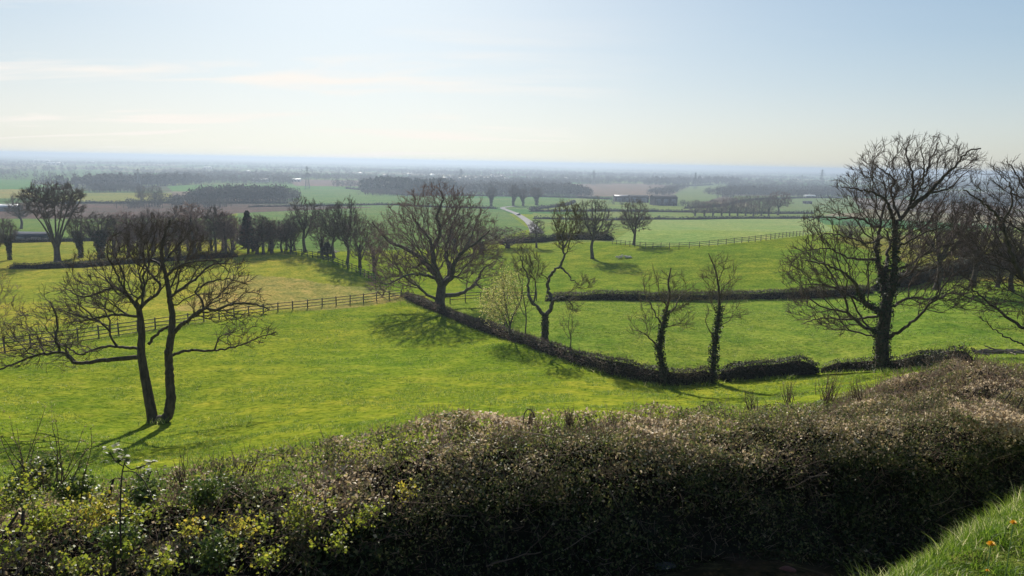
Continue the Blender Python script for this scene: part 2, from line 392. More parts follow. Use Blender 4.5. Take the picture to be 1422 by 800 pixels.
gme = mesh('ground', VT2, [FT, FC], gm, {'field_colour': np.concatenate([col, [GRN]])}, smooth=True)
go = link('ground', gme); go['kind'] = 'structure'; go['label'] = 'rolling green pasture falling away to a wide patchwork plain'

# road (white in the glare), one sheet on the ground
rp = [G(*q) for q in [(746, 325), (741, 317), (734, 309), (726, 303), (716, 297), (706, 293), (699, 290.5), (698, 289), (704, 287.8), (718, 286.8)]]
def catmull(pts, step):
    pts = [np.array(p, float) for p in pts]; q = [2 * pts[0] - pts[1]] + pts + [2 * pts[-1] - pts[-2]]; o = []
    for i in range(1, len(q) - 2):
        n = max(1, int(round(np.linalg.norm(q[i + 1] - q[i]) / step)))
        for k in range(n):
            t = k / n
            o.append(0.5 * ((2 * q[i]) + (-q[i - 1] + q[i + 1]) * t + (2 * q[i - 1] - 5 * q[i] + 4 * q[i + 1] - q[i + 2]) * t * t + (-q[i - 1] + 3 * q[i] - 3 * q[i + 1] + q[i + 2]) * t ** 3))
    o.append(pts[-1]); return np.array(o)
def ribbon(path, width, lift, name, mat):
    c = path.copy(); t = norm(np.gradient(c[:, :2], axis=0)); n = np.stack([-t[:, 1], t[:, 0]], 1); V = []
    offs = (-.5, 0, .5)
    for o_ in offs:
        q = c[:, :2] + n * width * o_; V.append(np.concatenate([q, (H(q[:, 0], q[:, 1]) + lift)[:, None]], 1))
    V = np.stack(V, 1).reshape(-1, 3); m = len(c); F_ = []
    for i in range(m - 1):
        for k in range(2): F_.append([i * 3 + k, i * 3 + k + 1, i * 3 + 4 + k, i * 3 + 3 + k][::-1])
    return link(name, mesh(name, V, [np.array(F_)], mat, smooth=True))
ROADM = simple('road_surface', (0.24, 0.235, 0.23), 1.0, 0.25, 0.3)
ROADM.node_tree.nodes['Principled BSDF'].inputs['Specular IOR Level'].default_value = 0.05
rd = ribbon(catmull(rp, 6.0), 4.8, 0.35, 'road', ROADM); rd['kind'] = 'structure'; rd['label'] = 'pale lane bending between the far fields'

# ---------------------------------------------------------------- trees
def span_tree(Pn, par, attr, step, bf=0.55, jitter=.2, seed=1):
    """join the crown's points to the limbs: short links, but also a short way back to the root"""
    g = np.random.default_rng(seed); n0 = len(Pn); P0 = np.array(Pn, float); m = len(attr)
    pl = np.zeros(n0 + m)
    for i in range(n0):
        if par[i] >= 0: pl[i] = pl[par[i]] + np.linalg.norm(P0[i] - P0[par[i]])
    best = np.full(m, 1e9); bi = np.zeros(m, int)
    for s0 in range(0, n0, 100):
        dd = np.linalg.norm(attr[:, None] - P0[None, s0:s0 + 100], axis=-1) + bf * pl[None, s0:min(n0, s0 + 100)]
        k = dd.argmin(1); v = dd[np.arange(m), k]; b = v < best; best[b] = v[b]; bi[b] = k[b] + s0
    pos = np.concatenate([P0, np.zeros((m, 3))]); pr = list(par) + [-1] * m; cnt = n0; kids = np.zeros(n0 + m, int)
    left = attr.copy(); alive = np.ones(m, bool)
    for _ in range(m):
        j = int(best.argmin())
        if best[j] > 1e8: break
        p = bi[j]; pos[cnt] = left[j]; pr[cnt] = p; pl[cnt] = pl[p] + np.linalg.norm(left[j] - pos[p]); best[j] = 1e9; alive[j] = False
        d = np.sqrt(((left - pos[cnt]) ** 2).sum(1)) + bf * pl[cnt]; b = alive & (d < best); best[b] = d[b]; bi[b] = cnt; cnt += 1
    pos = pos[:cnt]; pr = np.array(pr[:cnt])
    # soften the zigzag along each branch
    for _ in range(2):
        acc = np.zeros_like(pos); c = np.zeros(cnt); idx = np.arange(n0, cnt)
        np.add.at(acc, pr[idx], pos[idx]); np.add.at(c, pr[idx], 1)
        q = pos.copy(); h = idx[c[idx] > 0]; q[h] = .45 * pos[h] + .3 * pos[pr[h]] + .25 * acc[h] / c[h][:, None]; pos = q
    # split long links so they can bend
    NP = [p for p in pos[:n0]]; NR = list(pr[:n0]); mp_ = {i: i for i in range(n0)}
    for i in range(n0, cnt):
        a, b = pos[pr[i]], pos[i]; L = np.linalg.norm(b - a); k = max(1, int(L / step)); prev = mp_[pr[i]]
        side = g.normal(size=3) * L * .10 * min(1, jitter * 4)
        for t in range(1, k + 1):
            f = t / k; NP.append(a * (1 - f) + b * f + side * math.sin(math.pi * f) + (g.normal(size=3) * step * jitter * .22 if t < k else 0)); NR.append(prev); prev = len(NP) - 1
        mp_[i] = prev
    return np.array(NP), np.array(NR)
def radii(Pn, par, rtip, e=2.35, rmin=None):
    acc = np.zeros(len(Pn))
    r = np.zeros(len(Pn))
    for i in range(len(Pn) - 1, -1, -1):
        r[i] = max(rtip, acc[i] ** (1 / e) if acc[i] > 0 else rtip)
        if rmin is not None: r[i] = max(r[i], rmin[i])
        if par[i] >= 0: acc[par[i]] += min(r[i], 9) ** e if (rmin is None or rmin[i] == 0) else r[i] ** e
    return r
def skel_tubes(Pn, par, r, mask):
    main = {}; 
    n = len(Pn); mc = np.full(n, -1)
    best = np.zeros(n)
    for i in range(n):
        p = par[i]
        if p >= 0 and r[i] > best[p]: best[p] = r[i]; mc[p] = i
    D = np.zeros((n, 3)); hp = par >= 0
    D[hp] = norm(Pn[hp] - Pn[par[hp]])
    for i in range(n):
        if par[i] < 0: D[i] = D[mc[i]] if mc[i] >= 0 else (0, 0, 1)
    V, Fq = [], []; tot = 0
    idx = np.where(hp & mask)[0]; pi = par[idx]
    ismain = mc[pi] == idx
    rs = np.where(ismain, r[pi], np.minimum(r[pi], r[idx] * 1.3)); rs = np.minimum(rs, r[idx] * 1.8)
    Ds = np.where(ismain[:, None], D[pi], D[idx])
    for lo, hi, ns in ((0, .035, 3), (.035, .1, 5), (.1, 99, 10)):
        m = (r[idx] >= lo) & (r[idx] < hi)
        if not m.any(): continue
        v, f = seg_tubes(Pn[pi[m]], Pn[idx[m]], rs[m], r[idx[m]], ns, Ds[m], D[idx[m]])
        V.append(v); Fq.append(f + tot); tot += len(v)
    if not V: return None
    return np.concatenate(V), np.concatenate(Fq)
def twigs(Pn, par, r, per, length, rad, thr, seed=2, up=0.3, spread=0.6):
    g = np.random.default_rng(seed)
    idx = np.where((r < thr) & (par >= 0))[0]
    n = g.poisson(per, len(idx)); idx = np.repeat(idx, n)
    if len(idx) == 0: return None
    p0 = Pn[idx]; t = g.uniform(0, 1, (len(idx), 1)); p0 = p0 * t + Pn[par[idx]] * (1 - t)
    D = norm(Pn[idx] - Pn[par[idx]])
    d1 = norm(D + rdir(len(idx), g) * spread + np.array([0, 0, up]))
    L = length * g.uniform(.5, 1.4, (len(idx), 1))
    p1 = p0 + d1 * L * .5; d2 = norm(d1 + rdir(len(idx), g) * .45 + np.array([0, 0, up * .6])); p2 = p1 + d2 * L * .6
    d3 = norm(d1 + rdir(len(idx), g) * .9); p3 = p1 + d3 * L * .45
    ra = np.full(len(idx), rad)
    V1, F1 = seg_tubes(p0, p1, ra, ra * .8, 3); V2, F2 = seg_tubes(p1, p2, ra * .8, ra * .45, 3); V3, F3 = seg_tubes(p1, p3, ra * .7, ra * .4, 3)
    return np.concatenate([V1, V2, V3]), np.concatenate([F1, F2 + len(V1), F3 + len(V1) + len(V2)])
def resample(pts, step, wob, g):
    q = catmull(pts, step)
    q[1:-1] += g.normal(size=q[1:-1].shape) * wob
    return q
def grow_tree(limbs, attr, step, infl, kill, rtip, thr, twig, seed=1, jitter=.28, up=.06, e=2.35, wob=.02, ivy=None, flare=1.35, bf=.34):
    """limbs: list of (points, r0, r1) in metres relative to the base; returns parts as (V, F) arrays"""
    g = np.random.default_rng(seed)
    Pn, par, rm = [], [], []
    for li, (pts, r0, r1) in enumerate(limbs):
        q = resample(pts, step, wob if li else wob * .3, g)
        if Pn:
            dd = np.linalg.norm(np.array(Pn) - q[0], axis=1); prev = int(dd.argmin()); q[0] = Pn[prev]; q = q[1:]
        else: prev = -1
        for k, p in enumerate(q):
            t = k / max(1, len(q) - 1); rr_ = r0 * (1 - t) + r1 * t
            if li == 0: rr_ *= 1 + (flare - 1) * max(0, 1 - k / 3) ** 2
            Pn.append(p); par.append(prev); rm.append(rr_); prev = len(Pn) - 1
    n0 = len(Pn)
    Pn, par = span_tree(Pn, par, attr, step * 1.6, bf, jitter, seed)
    rmin = np.zeros(len(Pn)); rmin[:n0] = rm
    r = radii(Pn, par, rtip, e)
    cap = np.full(len(Pn), 9.); 
    r[:n0] = np.array(rm)
    for i in range(n0, len(Pn)): r[i] = min(r[i], r[par[i]] * (.7 if par[i] < n0 else 1.0))
    parts = {}
    parts['trunk'] = skel_tubes(Pn, par, r, r >= thr)
    cr = [skel_tubes(Pn, par, r, r < thr)]
    tw = twigs(Pn, par, r, *twig, seed=seed + 5)
    if tw: cr.append(tw)
    cr = [c for c in cr if c]
    V = np.concatenate([c[0] for c in cr]); off = 0; Fq = []
    for c in cr: Fq.append(c[1] + off); off += len(c[0])
    parts['crown'] = (V, np.concatenate(Fq))
    if ivy:
        rmi, dens, sz, hmax, thick = ivy
        hp = np.where((par >= 0) & (r > rmi) & (Pn[:, 2] < hmax))[0]
        seg = np.linalg.norm(Pn[hp] - Pn[par[hp]], axis=1)
        k = g.poisson(dens * seg * (r[hp] + thick)); ix = np.repeat(hp, k)
        t = g.uniform(0, 1, (len(ix), 1)); c = Pn[ix] * t + Pn[par[ix]] * (1 - t)
        dr = rdir(len(ix), g); D = norm(Pn[ix] - Pn[par[ix]]); dr = norm(dr - D * (dr * D).sum(-1, keepdims=True))
        lump = fbm(c * 1.4, seed, 2)
        c = c + dr * (r[ix] + thick * g.uniform(0, 1, len(ix)) ** .7 * (0.25 + 1.6 * lump))[:, None]
        V, Ff = leaves(c, g.uniform(.6, 1.3, len(ix)) * sz, norm(dr + rdir(len(ix), g) * .8), aspect=.8, g=g)
        parts['ivy'] = (V, Ff, np.repeat(g.uniform(0, 1, len(ix)) ** 1.5, 4))
    return parts, Pn, par, r
def place_tree(name, parts, loc, label, cat, group=None, mats=(BARK, TWIG, IVY)):
    o = root(name, loc, label, cat, group)
    for k, mt in (('trunk', mats[0]), ('crown', mats[1])):
        if parts.get(k): link(k, mesh(k, parts[k][0], [parts[k][1]], mt, smooth=(k == 'trunk')), o)
    for k in ('ivy', 'leaves', 'needles'):
        if k in parts: link(k, mesh(k, parts[k][0], [parts[k][1]], mats[2], {'tone': parts[k][2]}), o)
    return o
def ell_attr(ells, n, g, shell=.5):
    """ells: centre(3), radii(3) in metres"""
    vol = np.array([np.prod(e[1]) for e in ells]) ** .8; k = g.multinomial(n, vol / vol.sum()); o = []
    for e, m in zip(ells, k):
        d = rdir(m, g); rad = g.uniform(0, 1, (m, 1)) ** (1 / 3 * (1 - shell) + .12 * shell)
        rad = rad * (1 + .13 * (vnoise(d * 2.5 + np.array(e[0]), 9)[:, None] - .5) * 2)
        o.append(np.array(e[0]) + d * rad * np.array(e[1]))
    return np.concatenate(o)
def hero(name, base_uv, limbs_px, ells_px, n, label, cat='tree', depth=None, **kw):
    b = G(*base_uv) if depth is None else None
    if depth is not None:
        q = P(base_uv[0], base_uv[1], depth); b = np.array([q[0], q[1], ground(q[0], q[1])])
    d0 = b[1]; m = d0 / FPX; g = np.random.default_rng(kw.get('seed', 1))
    limbs = []
    for pts, r0, r1 in limbs_px:
        L = []
        for j, q in enumerate(pts):
            dz = q[2] if len(q) > 2 else 0
            L.append(P(q[0], q[1], d0 + dz) - b)
        limbs.append((L, r0, r1))
    limbs[0][0][0] = np.array([limbs[0][0][0][0], limbs[0][0][0][1], -0.25]) if name != 'x' else limbs[0][0][0]
    ells = []
    for e in ells_px:
        u, v, ru, rv = e[:4]; dz = e[4] if len(e) > 4 else 0; rd_ = e[5] if len(e) > 5 else ru * m
        ells.append((P(u, v, d0 + dz) - b, (ru * m, rd_, rv * m)))
    attr = ell_attr(ells, n, g, kw.pop('shell', .35))
    attr = attr[attr[:, 2] > 0.6]
    mats = kw.pop('mats', (BARK, TWIG, IVY)); group = kw.pop('group', None); leafy = kw.pop('leafy', None)
    parts, Pn, par, r = grow_tree(limbs, attr, **kw)
    if leafy:
        sz, per = leafy; idx = np.where(r < 0.02)[0]; idx = np.repeat(idx, g.poisson(per, len(idx)))
        c = Pn[idx] + g.normal(size=(len(idx), 3)) * sz * 2.2
        V, Ff = leaves(c, g.uniform(.6, 1.3, len(idx)) * sz, rdir(len(idx), g), g=g)
        parts['leaves'] = (V, Ff, np.repeat(g.uniform(0, 1, len(idx)), 4))
    return place_tree(name, parts, b, label, cat, group, mats)

TRG = 'trees'
# --- twin-trunked tree on the left
hero('bare_tree', (213, 583), [
    ([(213, 583), (208, 560), (198, 505), (196, 485), (197, 461), (193, 429)], .30, .15),
    ([(215, 583, 0), (226, 583, -.05), (234, 573, -.1), (237, 555, -.1), (236, 530, 0), (234, 494), (237, 471), (239, 438), (235, 410), (230, 385), (226, 365), (224, 345), (230, 322), (236, 306)], .29, .05),
    ([(196, 495), (150, 500, -.6), (106, 504, -1.2), (88, 490, -1.4), (49, 494, -1.8), (16, 507, -2.4), (-8, 515, -2.6)], .13, .04),
    ([(84, 488, -1.4), (78, 474, -1.5), (80, 445, -1.2), (70, 419, -1)], .07, .03),
    ([(196, 485), (153, 481, .6), (125, 487, 1.2), (110, 492, 1.6), (85, 478, 2), (50, 470, 2.4)], .09, .03),
    ([(195, 440), (160, 437, -.8), (130, 442, -1.6), (107, 438, -2), (84, 430, -2.4)], .08, .025),
    ([(193, 427), (175, 409, .5), (159, 399, 1), (130, 409, 1.3), (110, 411, 1.6), (88, 398, 2)], .11, .03),
    ([(178, 412), (168, 392, -.7), (158, 372, -1.2), (148, 352, -1.4), (150, 335, -1.4)], .07, .025),
    ([(195, 427), (208, 416, .5), (220, 406, 1), (222, 394, 1.4), (206, 376, 1.8), (198, 352, 2), (195, 330, 2)], .10, .03),
    ([(206, 376, 1.8), (185, 362, 2.2), (176, 342, 2.4), (180, 322, 2.4)], .05, .02),
    ([(238, 463), (262, 444, -.7), (283, 429, -1.2), (299, 430, -1.4), (325, 422, -1.8), (351, 422, -2), (374, 430, -2.2)], .12, .03),
    ([(283, 429, -1.2), (280, 415, -1), (272, 405, -1), (290, 392, -1.3), (318, 388, -1.6), (345, 395, -1.8)], .06, .02),
    ([(236, 494), (262, 487, .7), (302, 486, 1.4), (335, 479, 1.8), (354, 471, 2), (384, 462, 2.2)], .09, .025),
    ([(239, 452), (224, 458, .3), (206, 478, .2)], .07, .09),
    ([(236, 412), (262, 394, .9), (277, 382, 1.5), (294, 368, 2), (320, 366, 2.2)], .09, .03),
    ([(230, 385), (248, 370, -1), (270, 364, -1.6), (297, 362, -2), (318, 378, -2.2)], .08, .025),
    ([(229, 377), (220, 366, .6), (207, 357, 1), (211, 337, 1.4), (218, 316, 1.6)], .08, .025),
    ([(226, 365), (244, 345, .8), (258, 328, 1.2), (268, 318, 1.4)], .06, .02),
], [(222, 352, 72, 48, 0, 2.6), (160, 385, 72, 50, 0, 2.4), (120, 420, 60, 38, 0, 2.2), (288, 385, 62, 42, 0, 2.4), (60, 455, 60, 40, -1.2, 2), (20, 480, 34, 32, -1.8, 1.6),
    (325, 425, 52, 28, -1, 2), (340, 465, 46, 18, 1.5, 1.6), (85, 490, 60, 24, .5, 1.8), (220, 328, 66, 28, 0, 2.2)], 3200,
    'bare tree with two dark trunks from one base in the near pasture', step=.17, infl=1.7, kill=.25, rtip=.009, thr=.045,
    twig=(1.7, .34, .0105, .03), seed=4, jitter=.24, up=.04, wob=.022, e=2.2)
# --- the broad oak in the middle
hero('oak_tree', (611, 428), [
    ([(611, 428), (611, 415), (613, 400), (614, 392)], .72, .55),
    ([(612, 396), (602, 378, 1), (587, 362, 2), (568, 348, 2.6), (543, 337, 3), (530, 324, 3), (517, 308, 3)], .40, .08),
    ([(613, 394), (604, 370, -1), (601, 348, -1.5), (611, 324, -2), (608, 299, -2), (615, 274, -2), (609, 262, -2)], .42, .07),
    ([(616, 398), (629, 381, -1), (631, 365, -2), (645, 348, -3), (662, 337, -3.6), (680, 320, -4)], .38, .08),
    ([(617, 412), (637, 409, 1), (656, 398, 2), (665, 387, 3), (671, 374, 3.6), (690, 362, 4)], .30, .07),
    ([(660, 395, 2.5), (672, 402, 3), (688, 400, 3.5)], .12, .04),
    ([(601, 360, -1), (596, 332, 2), (579, 310, 3), (568, 293, 4), (553, 281, 4)], .26, .06),
    ([(630, 378, -1), (618, 354, 1.5), (623, 332, 3), (629, 310, 4), (638, 290, 4), (634, 274, 4)], .25, .06),
    ([(607, 387), (582, 381, -3), (560, 384, -5), (541, 394, -6), (528, 392, -6.5)], .22, .05),
    ([(590, 364, 2), (572, 372, 4), (552, 366, 5.5), (535, 370, 6.5)], .15, .05),
    ([(645, 348, -3), (655, 325, -1), (664, 303, 0), (668, 290, 0)], .15, .05),
    ([(613, 398), (606, 378, -4), (590, 358, -6), (575, 330, -7), (572, 310, -7)], .22, .05),
], [(604, 322, 76, 64, 0, 7.5), (560, 345, 54, 56, 0, 6.5), (650, 335, 50, 55, 0, 6.5), (548, 385, 40, 36, -1, 5), (668, 372, 36, 34, 1, 5), (608, 285, 50, 30, 0, 5)], 3300,
    'broad bare oak with twisting limbs at the corner where fence and hedge meet', step=.42, infl=4.0, kill=.52, rtip=.016, thr=.10,
    twig=(2.3, .7, .022, .06), seed=8, jitter=.24, up=.03, wob=.06, e=2.25, mats=(BARKG, TWIGR, IVY))
# --- tall ivy-clad tree on the right
hero('ivy_clad_tree', (1226, 514), [
    ([(1226, 514), (1225, 473), (1229, 440), (1231, 420)], .44, .34),
    ([(1230, 425), (1224, 385, .5), (1217, 356, .6), (1221, 324, .8), (1224, 304, .8), (1231, 275, 1), (1226, 250, 1)], .20, .04),
    ([(1228, 385), (1233, 350, 1.2), (1236, 335, 1.5), (1228, 318, 2)], .15, .05),
    ([(1232, 422), (1240, 400, -.5), (1242, 369, -.6), (1244, 314, -.8), (1249, 306, -.8), (1262, 289, -.8), (1268, 259, -.8), (1265, 235, -.8), (1259, 210, -.8), (1262, 196, -.8)], .23, .03),
    ([(1262, 289, -.8), (1286, 271, -1.5), (1304, 253, -2), (1325, 232, -2.5), (1344, 211, -3), (1362, 206, -3.2)], .15, .04),
    ([(1244, 314, -.8), (1232, 282, -1.5), (1214, 268, -2.2), (1190, 263, -2.8), (1169, 260, -3.2)], .12, .035),
    ([(1250, 303, -.8), (1237, 268, .5), (1242, 250, 1.2), (1222, 234, 1.8), (1210, 224, 2)], .10, .03),
    ([(1267, 262, -.8), (1286, 241, .3), (1295, 216, 1), (1304, 198, 1.3)], .09, .03),
    ([(1268, 280, -.8), (1280, 256, -2), (1283, 230, -3), (1278, 204, -3.4)], .08, .03),
    ([(1290, 268, -1.5), (1318, 262, -1), (1335, 245, -.6), (1350, 235, -.2)], .07, .025),
    ([(1226, 434), (1201, 421, -1), (1188, 395, -1.8), (1172, 379, -2.4), (1143, 366, -3), (1118, 362, -3.4)], .17, .04),
    ([(1212, 427, -.5), (1195, 418, -.2), (1162, 401, .8), (1138, 395, 1.5), (1112, 396, 2)], .11, .03),
    ([(1224, 438), (1182, 444, 1.5), (1140, 442, 2.4), (1112, 450, 3)], .10, .03),
    ([(1218, 360), (1182, 359, .8), (1150, 345, 1.8), (1120, 348, 2.6)], .09, .03),
    ([(1220, 318), (1195, 304, 1.5), (1169, 304, 2), (1140, 301, 2.6), (1120, 308, 3)], .09, .03),
    ([(1229, 472), (1250, 460, -1), (1272, 443, -1.8), (1291, 421, -2.4), (1302, 408, -2.8), (1303, 380, -3)], .12, .04),
    ([(1234, 428), (1264, 414, 1), (1297, 416, 1.8), (1324, 407, 2.4), (1352, 416, 2.8), (1388, 432, 3)], .10, .03),
    ([(1242, 375), (1262, 368, .8), (1280, 356, 1.4), (1309, 343, 2), (1340, 336, 2.4)], .10, .03),
    ([(1243, 345), (1262, 335, -1.4), (1290, 322, -2.2), (1320, 312, -2.8)], .08, .03),
    ([(1226, 330), (1206, 338, -1.5), (1180, 330, -2.2), (1150, 325, -2.8), (1128, 334, -3.2)], .08, .03),
], [(1270, 228, 78, 42, 0, 3.6), (1330, 222, 34, 22, -2.6, 1.4), (1210, 252, 46, 30, -1, 3), (1262, 285, 74, 40, 0, 3.8), (1180, 310, 68, 40, 0, 3.6), (1155, 365, 66, 48, 0, 3.4),
    (1120, 380, 34, 38, 0, 3), (1140, 425, 50, 34, .5, 3), (1300, 340, 66, 44, 0, 3.6), (1290, 395, 56, 42, 0, 3.2), (1350, 410, 44, 26, 2, 2.4), (1170, 447, 54, 18, 1.4, 2)], 4300,
    'tall bare tree with dark ivy-wrapped trunk beside the hedge on the right', step=.22, infl=2.2, kill=.30, rtip=.009, thr=.055,
    twig=(2.0, .40, .0125, .03), seed=15, jitter=.12, up=.06, wob=.035, e=2.2, ivy=(.12, 560, .12, 9.5, .17))
# --- tree leaning in from the right edge
hero('leaning_tree', (1520, 560), [
    ([(1520, 540), (1505, 500), (1490, 462), (1476, 440)], .34, .25),
    ([(1480, 445), (1450, 420, -.6), (1422, 388, -1), (1403, 352, -1.4), (1391, 310, -1.7), (1364, 280, -2), (1338, 264, -2.2)], .18, .035),
    ([(1474, 438), (1462, 390, .6), (1448, 330, 1), (1430, 275, 1.4), (1408, 236, 1.8), (1398, 224, 2)], .16, .03),
    ([(1486, 455), (1455, 458, .8), (1419, 454, 1.4), (1374, 421, 2), (1352, 404, 2.4), (1325, 396, 2.6)], .13, .03),
    ([(1474, 438), (1486, 380, -.8), (1480, 320, -1.2), (1468, 260, -1.5), (1450, 225, -1.7)], .15, .03),
    ([(1391, 312, -1.7), (1405, 285, -2), (1400, 255, -2.4), (1380, 235, -2.6)], .06, .02),
    ([(1422, 388, -1), (1390, 372, -.4), (1360, 362, .2), (1330, 345, .8)], .07, .02),
    ([(1448, 330, 1), (1420, 322, 1.8), (1385, 300, 2.4), (1352, 290, 3)], .07, .02),
    ([(1430, 275, 1.4), (1405, 270, 2.2), (1380, 252, 2.8)], .05, .02),
    ([(1486, 458), (1440, 480, -1.4), (1400, 470, -2.4), (1360, 440, -3.2)], .08, .02),
], [(1405, 270, 66, 48, 0, 3), (1375, 320, 62, 46, 0, 3), (1440, 250, 56, 40, 0, 2.6), (1370, 390, 62, 42, .8, 2.8), (1450, 340, 70, 80, 0, 3), (1480, 270, 60, 60, 0, 3), (1420, 440, 50, 26, 0, 2.2)], 2000,
    'bare spreading tree leaning in from the right edge beyond the hedge', depth=40, step=.20, infl=2.0, kill=.30, rtip=.008, thr=.05,
    twig=(1.9, .38, .011, .03), seed=23, jitter=.17, up=.04, wob=.04, e=2.2)
# --- crooked tree on the hedge line
hero('crooked_tree', (757, 477), [
    ([(757, 477), (757, 455), (757, 436)], .32, .26),
    ([(757, 438), (764, 430), (767, 417), (761, 405, .5), (762, 388, .5), (770, 376, 0), (780, 368), (783, 355), (781, 338), (783, 320), (786, 300), (788, 288)], .19, .03),
    ([(757, 438), (748, 428), (737, 417), (733, 400, 1), (734, 385, 1), (727, 372, 1), (722, 355, 1)], .17, .04),
    ([(741, 420), (743, 405), (742, 387)], .09, .05),
    ([(766, 420), (775, 414, -1), (785, 414, -1.6), (792, 422, -2), (795, 430, -2)], .13, .04),
    ([(779, 370), (790, 382, -1), (797, 392, -1.6), (806, 397, -2)], .10, .03),
    ([(782, 345), (792, 328, 1), (800, 312, 1.6), (803, 298, 2)], .08, .03),
    ([(783, 335), (772, 318, -1), (768, 300, -1.5), (772, 288, -1.6)], .07, .03),
    ([(762, 390), (752, 378, -1), (748, 362, -1.4)], .05, .02),
], [(787, 308, 24, 28, 0, 1.8), (787, 330, 20, 22, 0, 1.4), (728, 362, 18, 26, 1, 1.4), (812, 393, 16, 12, -2, 1), (797, 425, 12, 12, -2, 1), (745, 375, 16, 20, 0, 1.2)], 800,
    'crooked bare tree with a snaking trunk behind the curving hedge', depth=62, step=.22, infl=2.2, kill=.34, rtip=.010, thr=.06,
    twig=(2.0, .45, .013, .04), seed=31, jitter=.36, up=.06, wob=.05, mats=(BARKG, TWIGO, IVY), ivy=(.2, 260, .14, 3.2, .1))
# --- slim ivy-clad pair
hero('ivy_clad_tree', (926, 533), [
    ([(926, 533), (919, 505), (916, 482), (920, 455), (926, 430), (930, 410), (928, 392), (932, 372)], .22, .04),
    ([(917, 485), (905, 472, -.6), (893, 462, -1.2), (878, 458, -1.5)], .07, .02),
    ([(924, 440), (938, 425, .6), (948, 410, 1), (960, 400, 1.2)], .06, .02),
    ([(921, 452), (908, 432, .5), (898, 412, .8), (893, 392, 1)], .06, .02),
    ([(927, 425), (916, 408, -.6), (912, 388, -.8), (908, 375, -.8)], .05, .015),
], [(912, 405, 32, 34, 0, 1.4), (945, 405, 28, 30, 0, 1.2), (892, 450, 22, 26, -1, 1), (950, 440, 20, 24, 0, 1)], 330,
    'slim leaning tree with shaggy ivy on its trunk, left of the pair in the hedge', depth=45.6, step=.2, infl=1.8, kill=.3, rtip=.010, thr=.045,
    twig=(2.2, .42, .009, .03), seed=37, jitter=.3, up=.15, wob=.04, ivy=(.06, 900, .12, 5.0, .17), mats=(BARK, TWIGO, IVY))
hero('ivy_clad_tree', (989, 529), [
    ([(989, 529), (991, 500), (994, 470), (998, 440), (999, 415), (997, 390), (990, 365), (984, 352)], .20, .03),
    ([(993, 478), (986, 462, -.5), (980, 445, -.8), (984, 430, -1)], .05, .02),
    ([(998, 440), (1012, 442, .5), (1028, 440, .8)], .04, .015),
    ([(999, 410), (1008, 395, .5), (1020, 380, .8), (1024, 368, 1)], .05, .02),
    ([(997, 392), (1004, 372, -.5), (1010, 358, -.6)], .04, .015),
], [(1000, 385, 26, 34, 0, 1.2), (1018, 420, 24, 34, 0, 1), (982, 400, 20, 34, 0, 1)], 260,
    'slim upright tree with lumpy ivy sleeve, right of the pair in the hedge', depth=47.2, step=.2, infl=1.8, kill=.3, rtip=.010, thr=.045,
    twig=(2.2, .42, .009, .03), seed=41, jitter=.35, up=.15, wob=.05, ivy=(.05, 950, .12, 5.2, .19), mats=(BARK, TWIGO, IVY))
# --- small trees standing in and behind the curving hedge
hero('budding_tree', (708, 472), [
    ([(708, 474), (708, 455), (712, 440), (718, 425)], .14, .04),
    ([(708, 458), (700, 442, .4), (693, 428, .6), (682, 412, .8)], .08, .02),
    ([(708, 452), (704, 430, -.5), (700, 405, -.7), (702, 390, -.8)], .08, .02),
    ([(712, 440), (722, 420), (724, 400), (720, 380)], .06, .02),
], [(696, 415, 28, 34, 0, 1.8), (686, 425, 20, 24, 0, 1.4), (708, 392, 18, 22, 0, 1.2)], 380,
    'small tree flushed with pale yellow-green buds beside the curving hedge', depth=66, step=.2, infl=2, kill=.3, rtip=.009, thr=.05,
    twig=(1.6, .36, .009, .03), seed=43, mats=(BARKG, TWIGO, YEL), leafy=(.14, 9), up=.15)
def sapling(u, v, top, wd, depth, label, seed, n=260, name='sapling', mats=(BARKG, TWIGO, IVY), r0=.06, **k):
    h = v - top
    hero(name, (u, v), [([(u, v), (u + wd * .05, v - h * .3), (u - wd * .05, v - h * .6), (u + wd * .04, v - h * .92)], r0, .012),
         ([(u, v - h * .3), (u - wd * .3, v - h * .6, .3)], r0 * .45, .01), ([(u, v - h * .35), (u + wd * .3, v - h * .65, -.3)], r0 * .45, .01)],
         [(u, v - h * .66, wd * .5, h * .36)], n, label, depth=depth, step=.2, infl=2, kill=.3, rtip=.007, thr=.04, twig=(1.0, .34, .0075, .03), seed=seed, mats=mats, up=.2, **k)
sapling(791, 490, 428, 34, 57, 'thin bare sapling rising from the hedge right of the crooked tree', 51, 90)
sapling(728, 478, 348, 52, 64, 'leafless sapling thicket between the yellow-budded tree and the crooked tree', 52, 280, r0=.08)
sapling(700, 462, 352, 46, 74, 'grey leafless sapling standing behind the yellow-budded tree', 53, 230, r0=.08)
sapling(323, 396, 350, 22, 112, 'slender young tree alone in the pale pasture beyond the fence', 54, 90, r0=.07)
hero('bare_shrub', (-28, 480), [([(-28, 480), (-24, 450), (-16, 420)], .10, .05), ([(-26, 465), (-8, 430), (4, 400)], .06, .02), ([(-26, 465), (-40, 430), (-45, 390)], .06, .02)],
     [(-22, 420, 48, 62, 0, 2.5)], 650, 'round reddish-brown leafless shrub cut by the left edge', depth=60, step=.22, infl=2.4, kill=.32, rtip=.008, thr=.05,
     twig=(1.6, .4, .009, .03), seed=55, mats=(BARKG, TWIGR, IVY), up=.2)

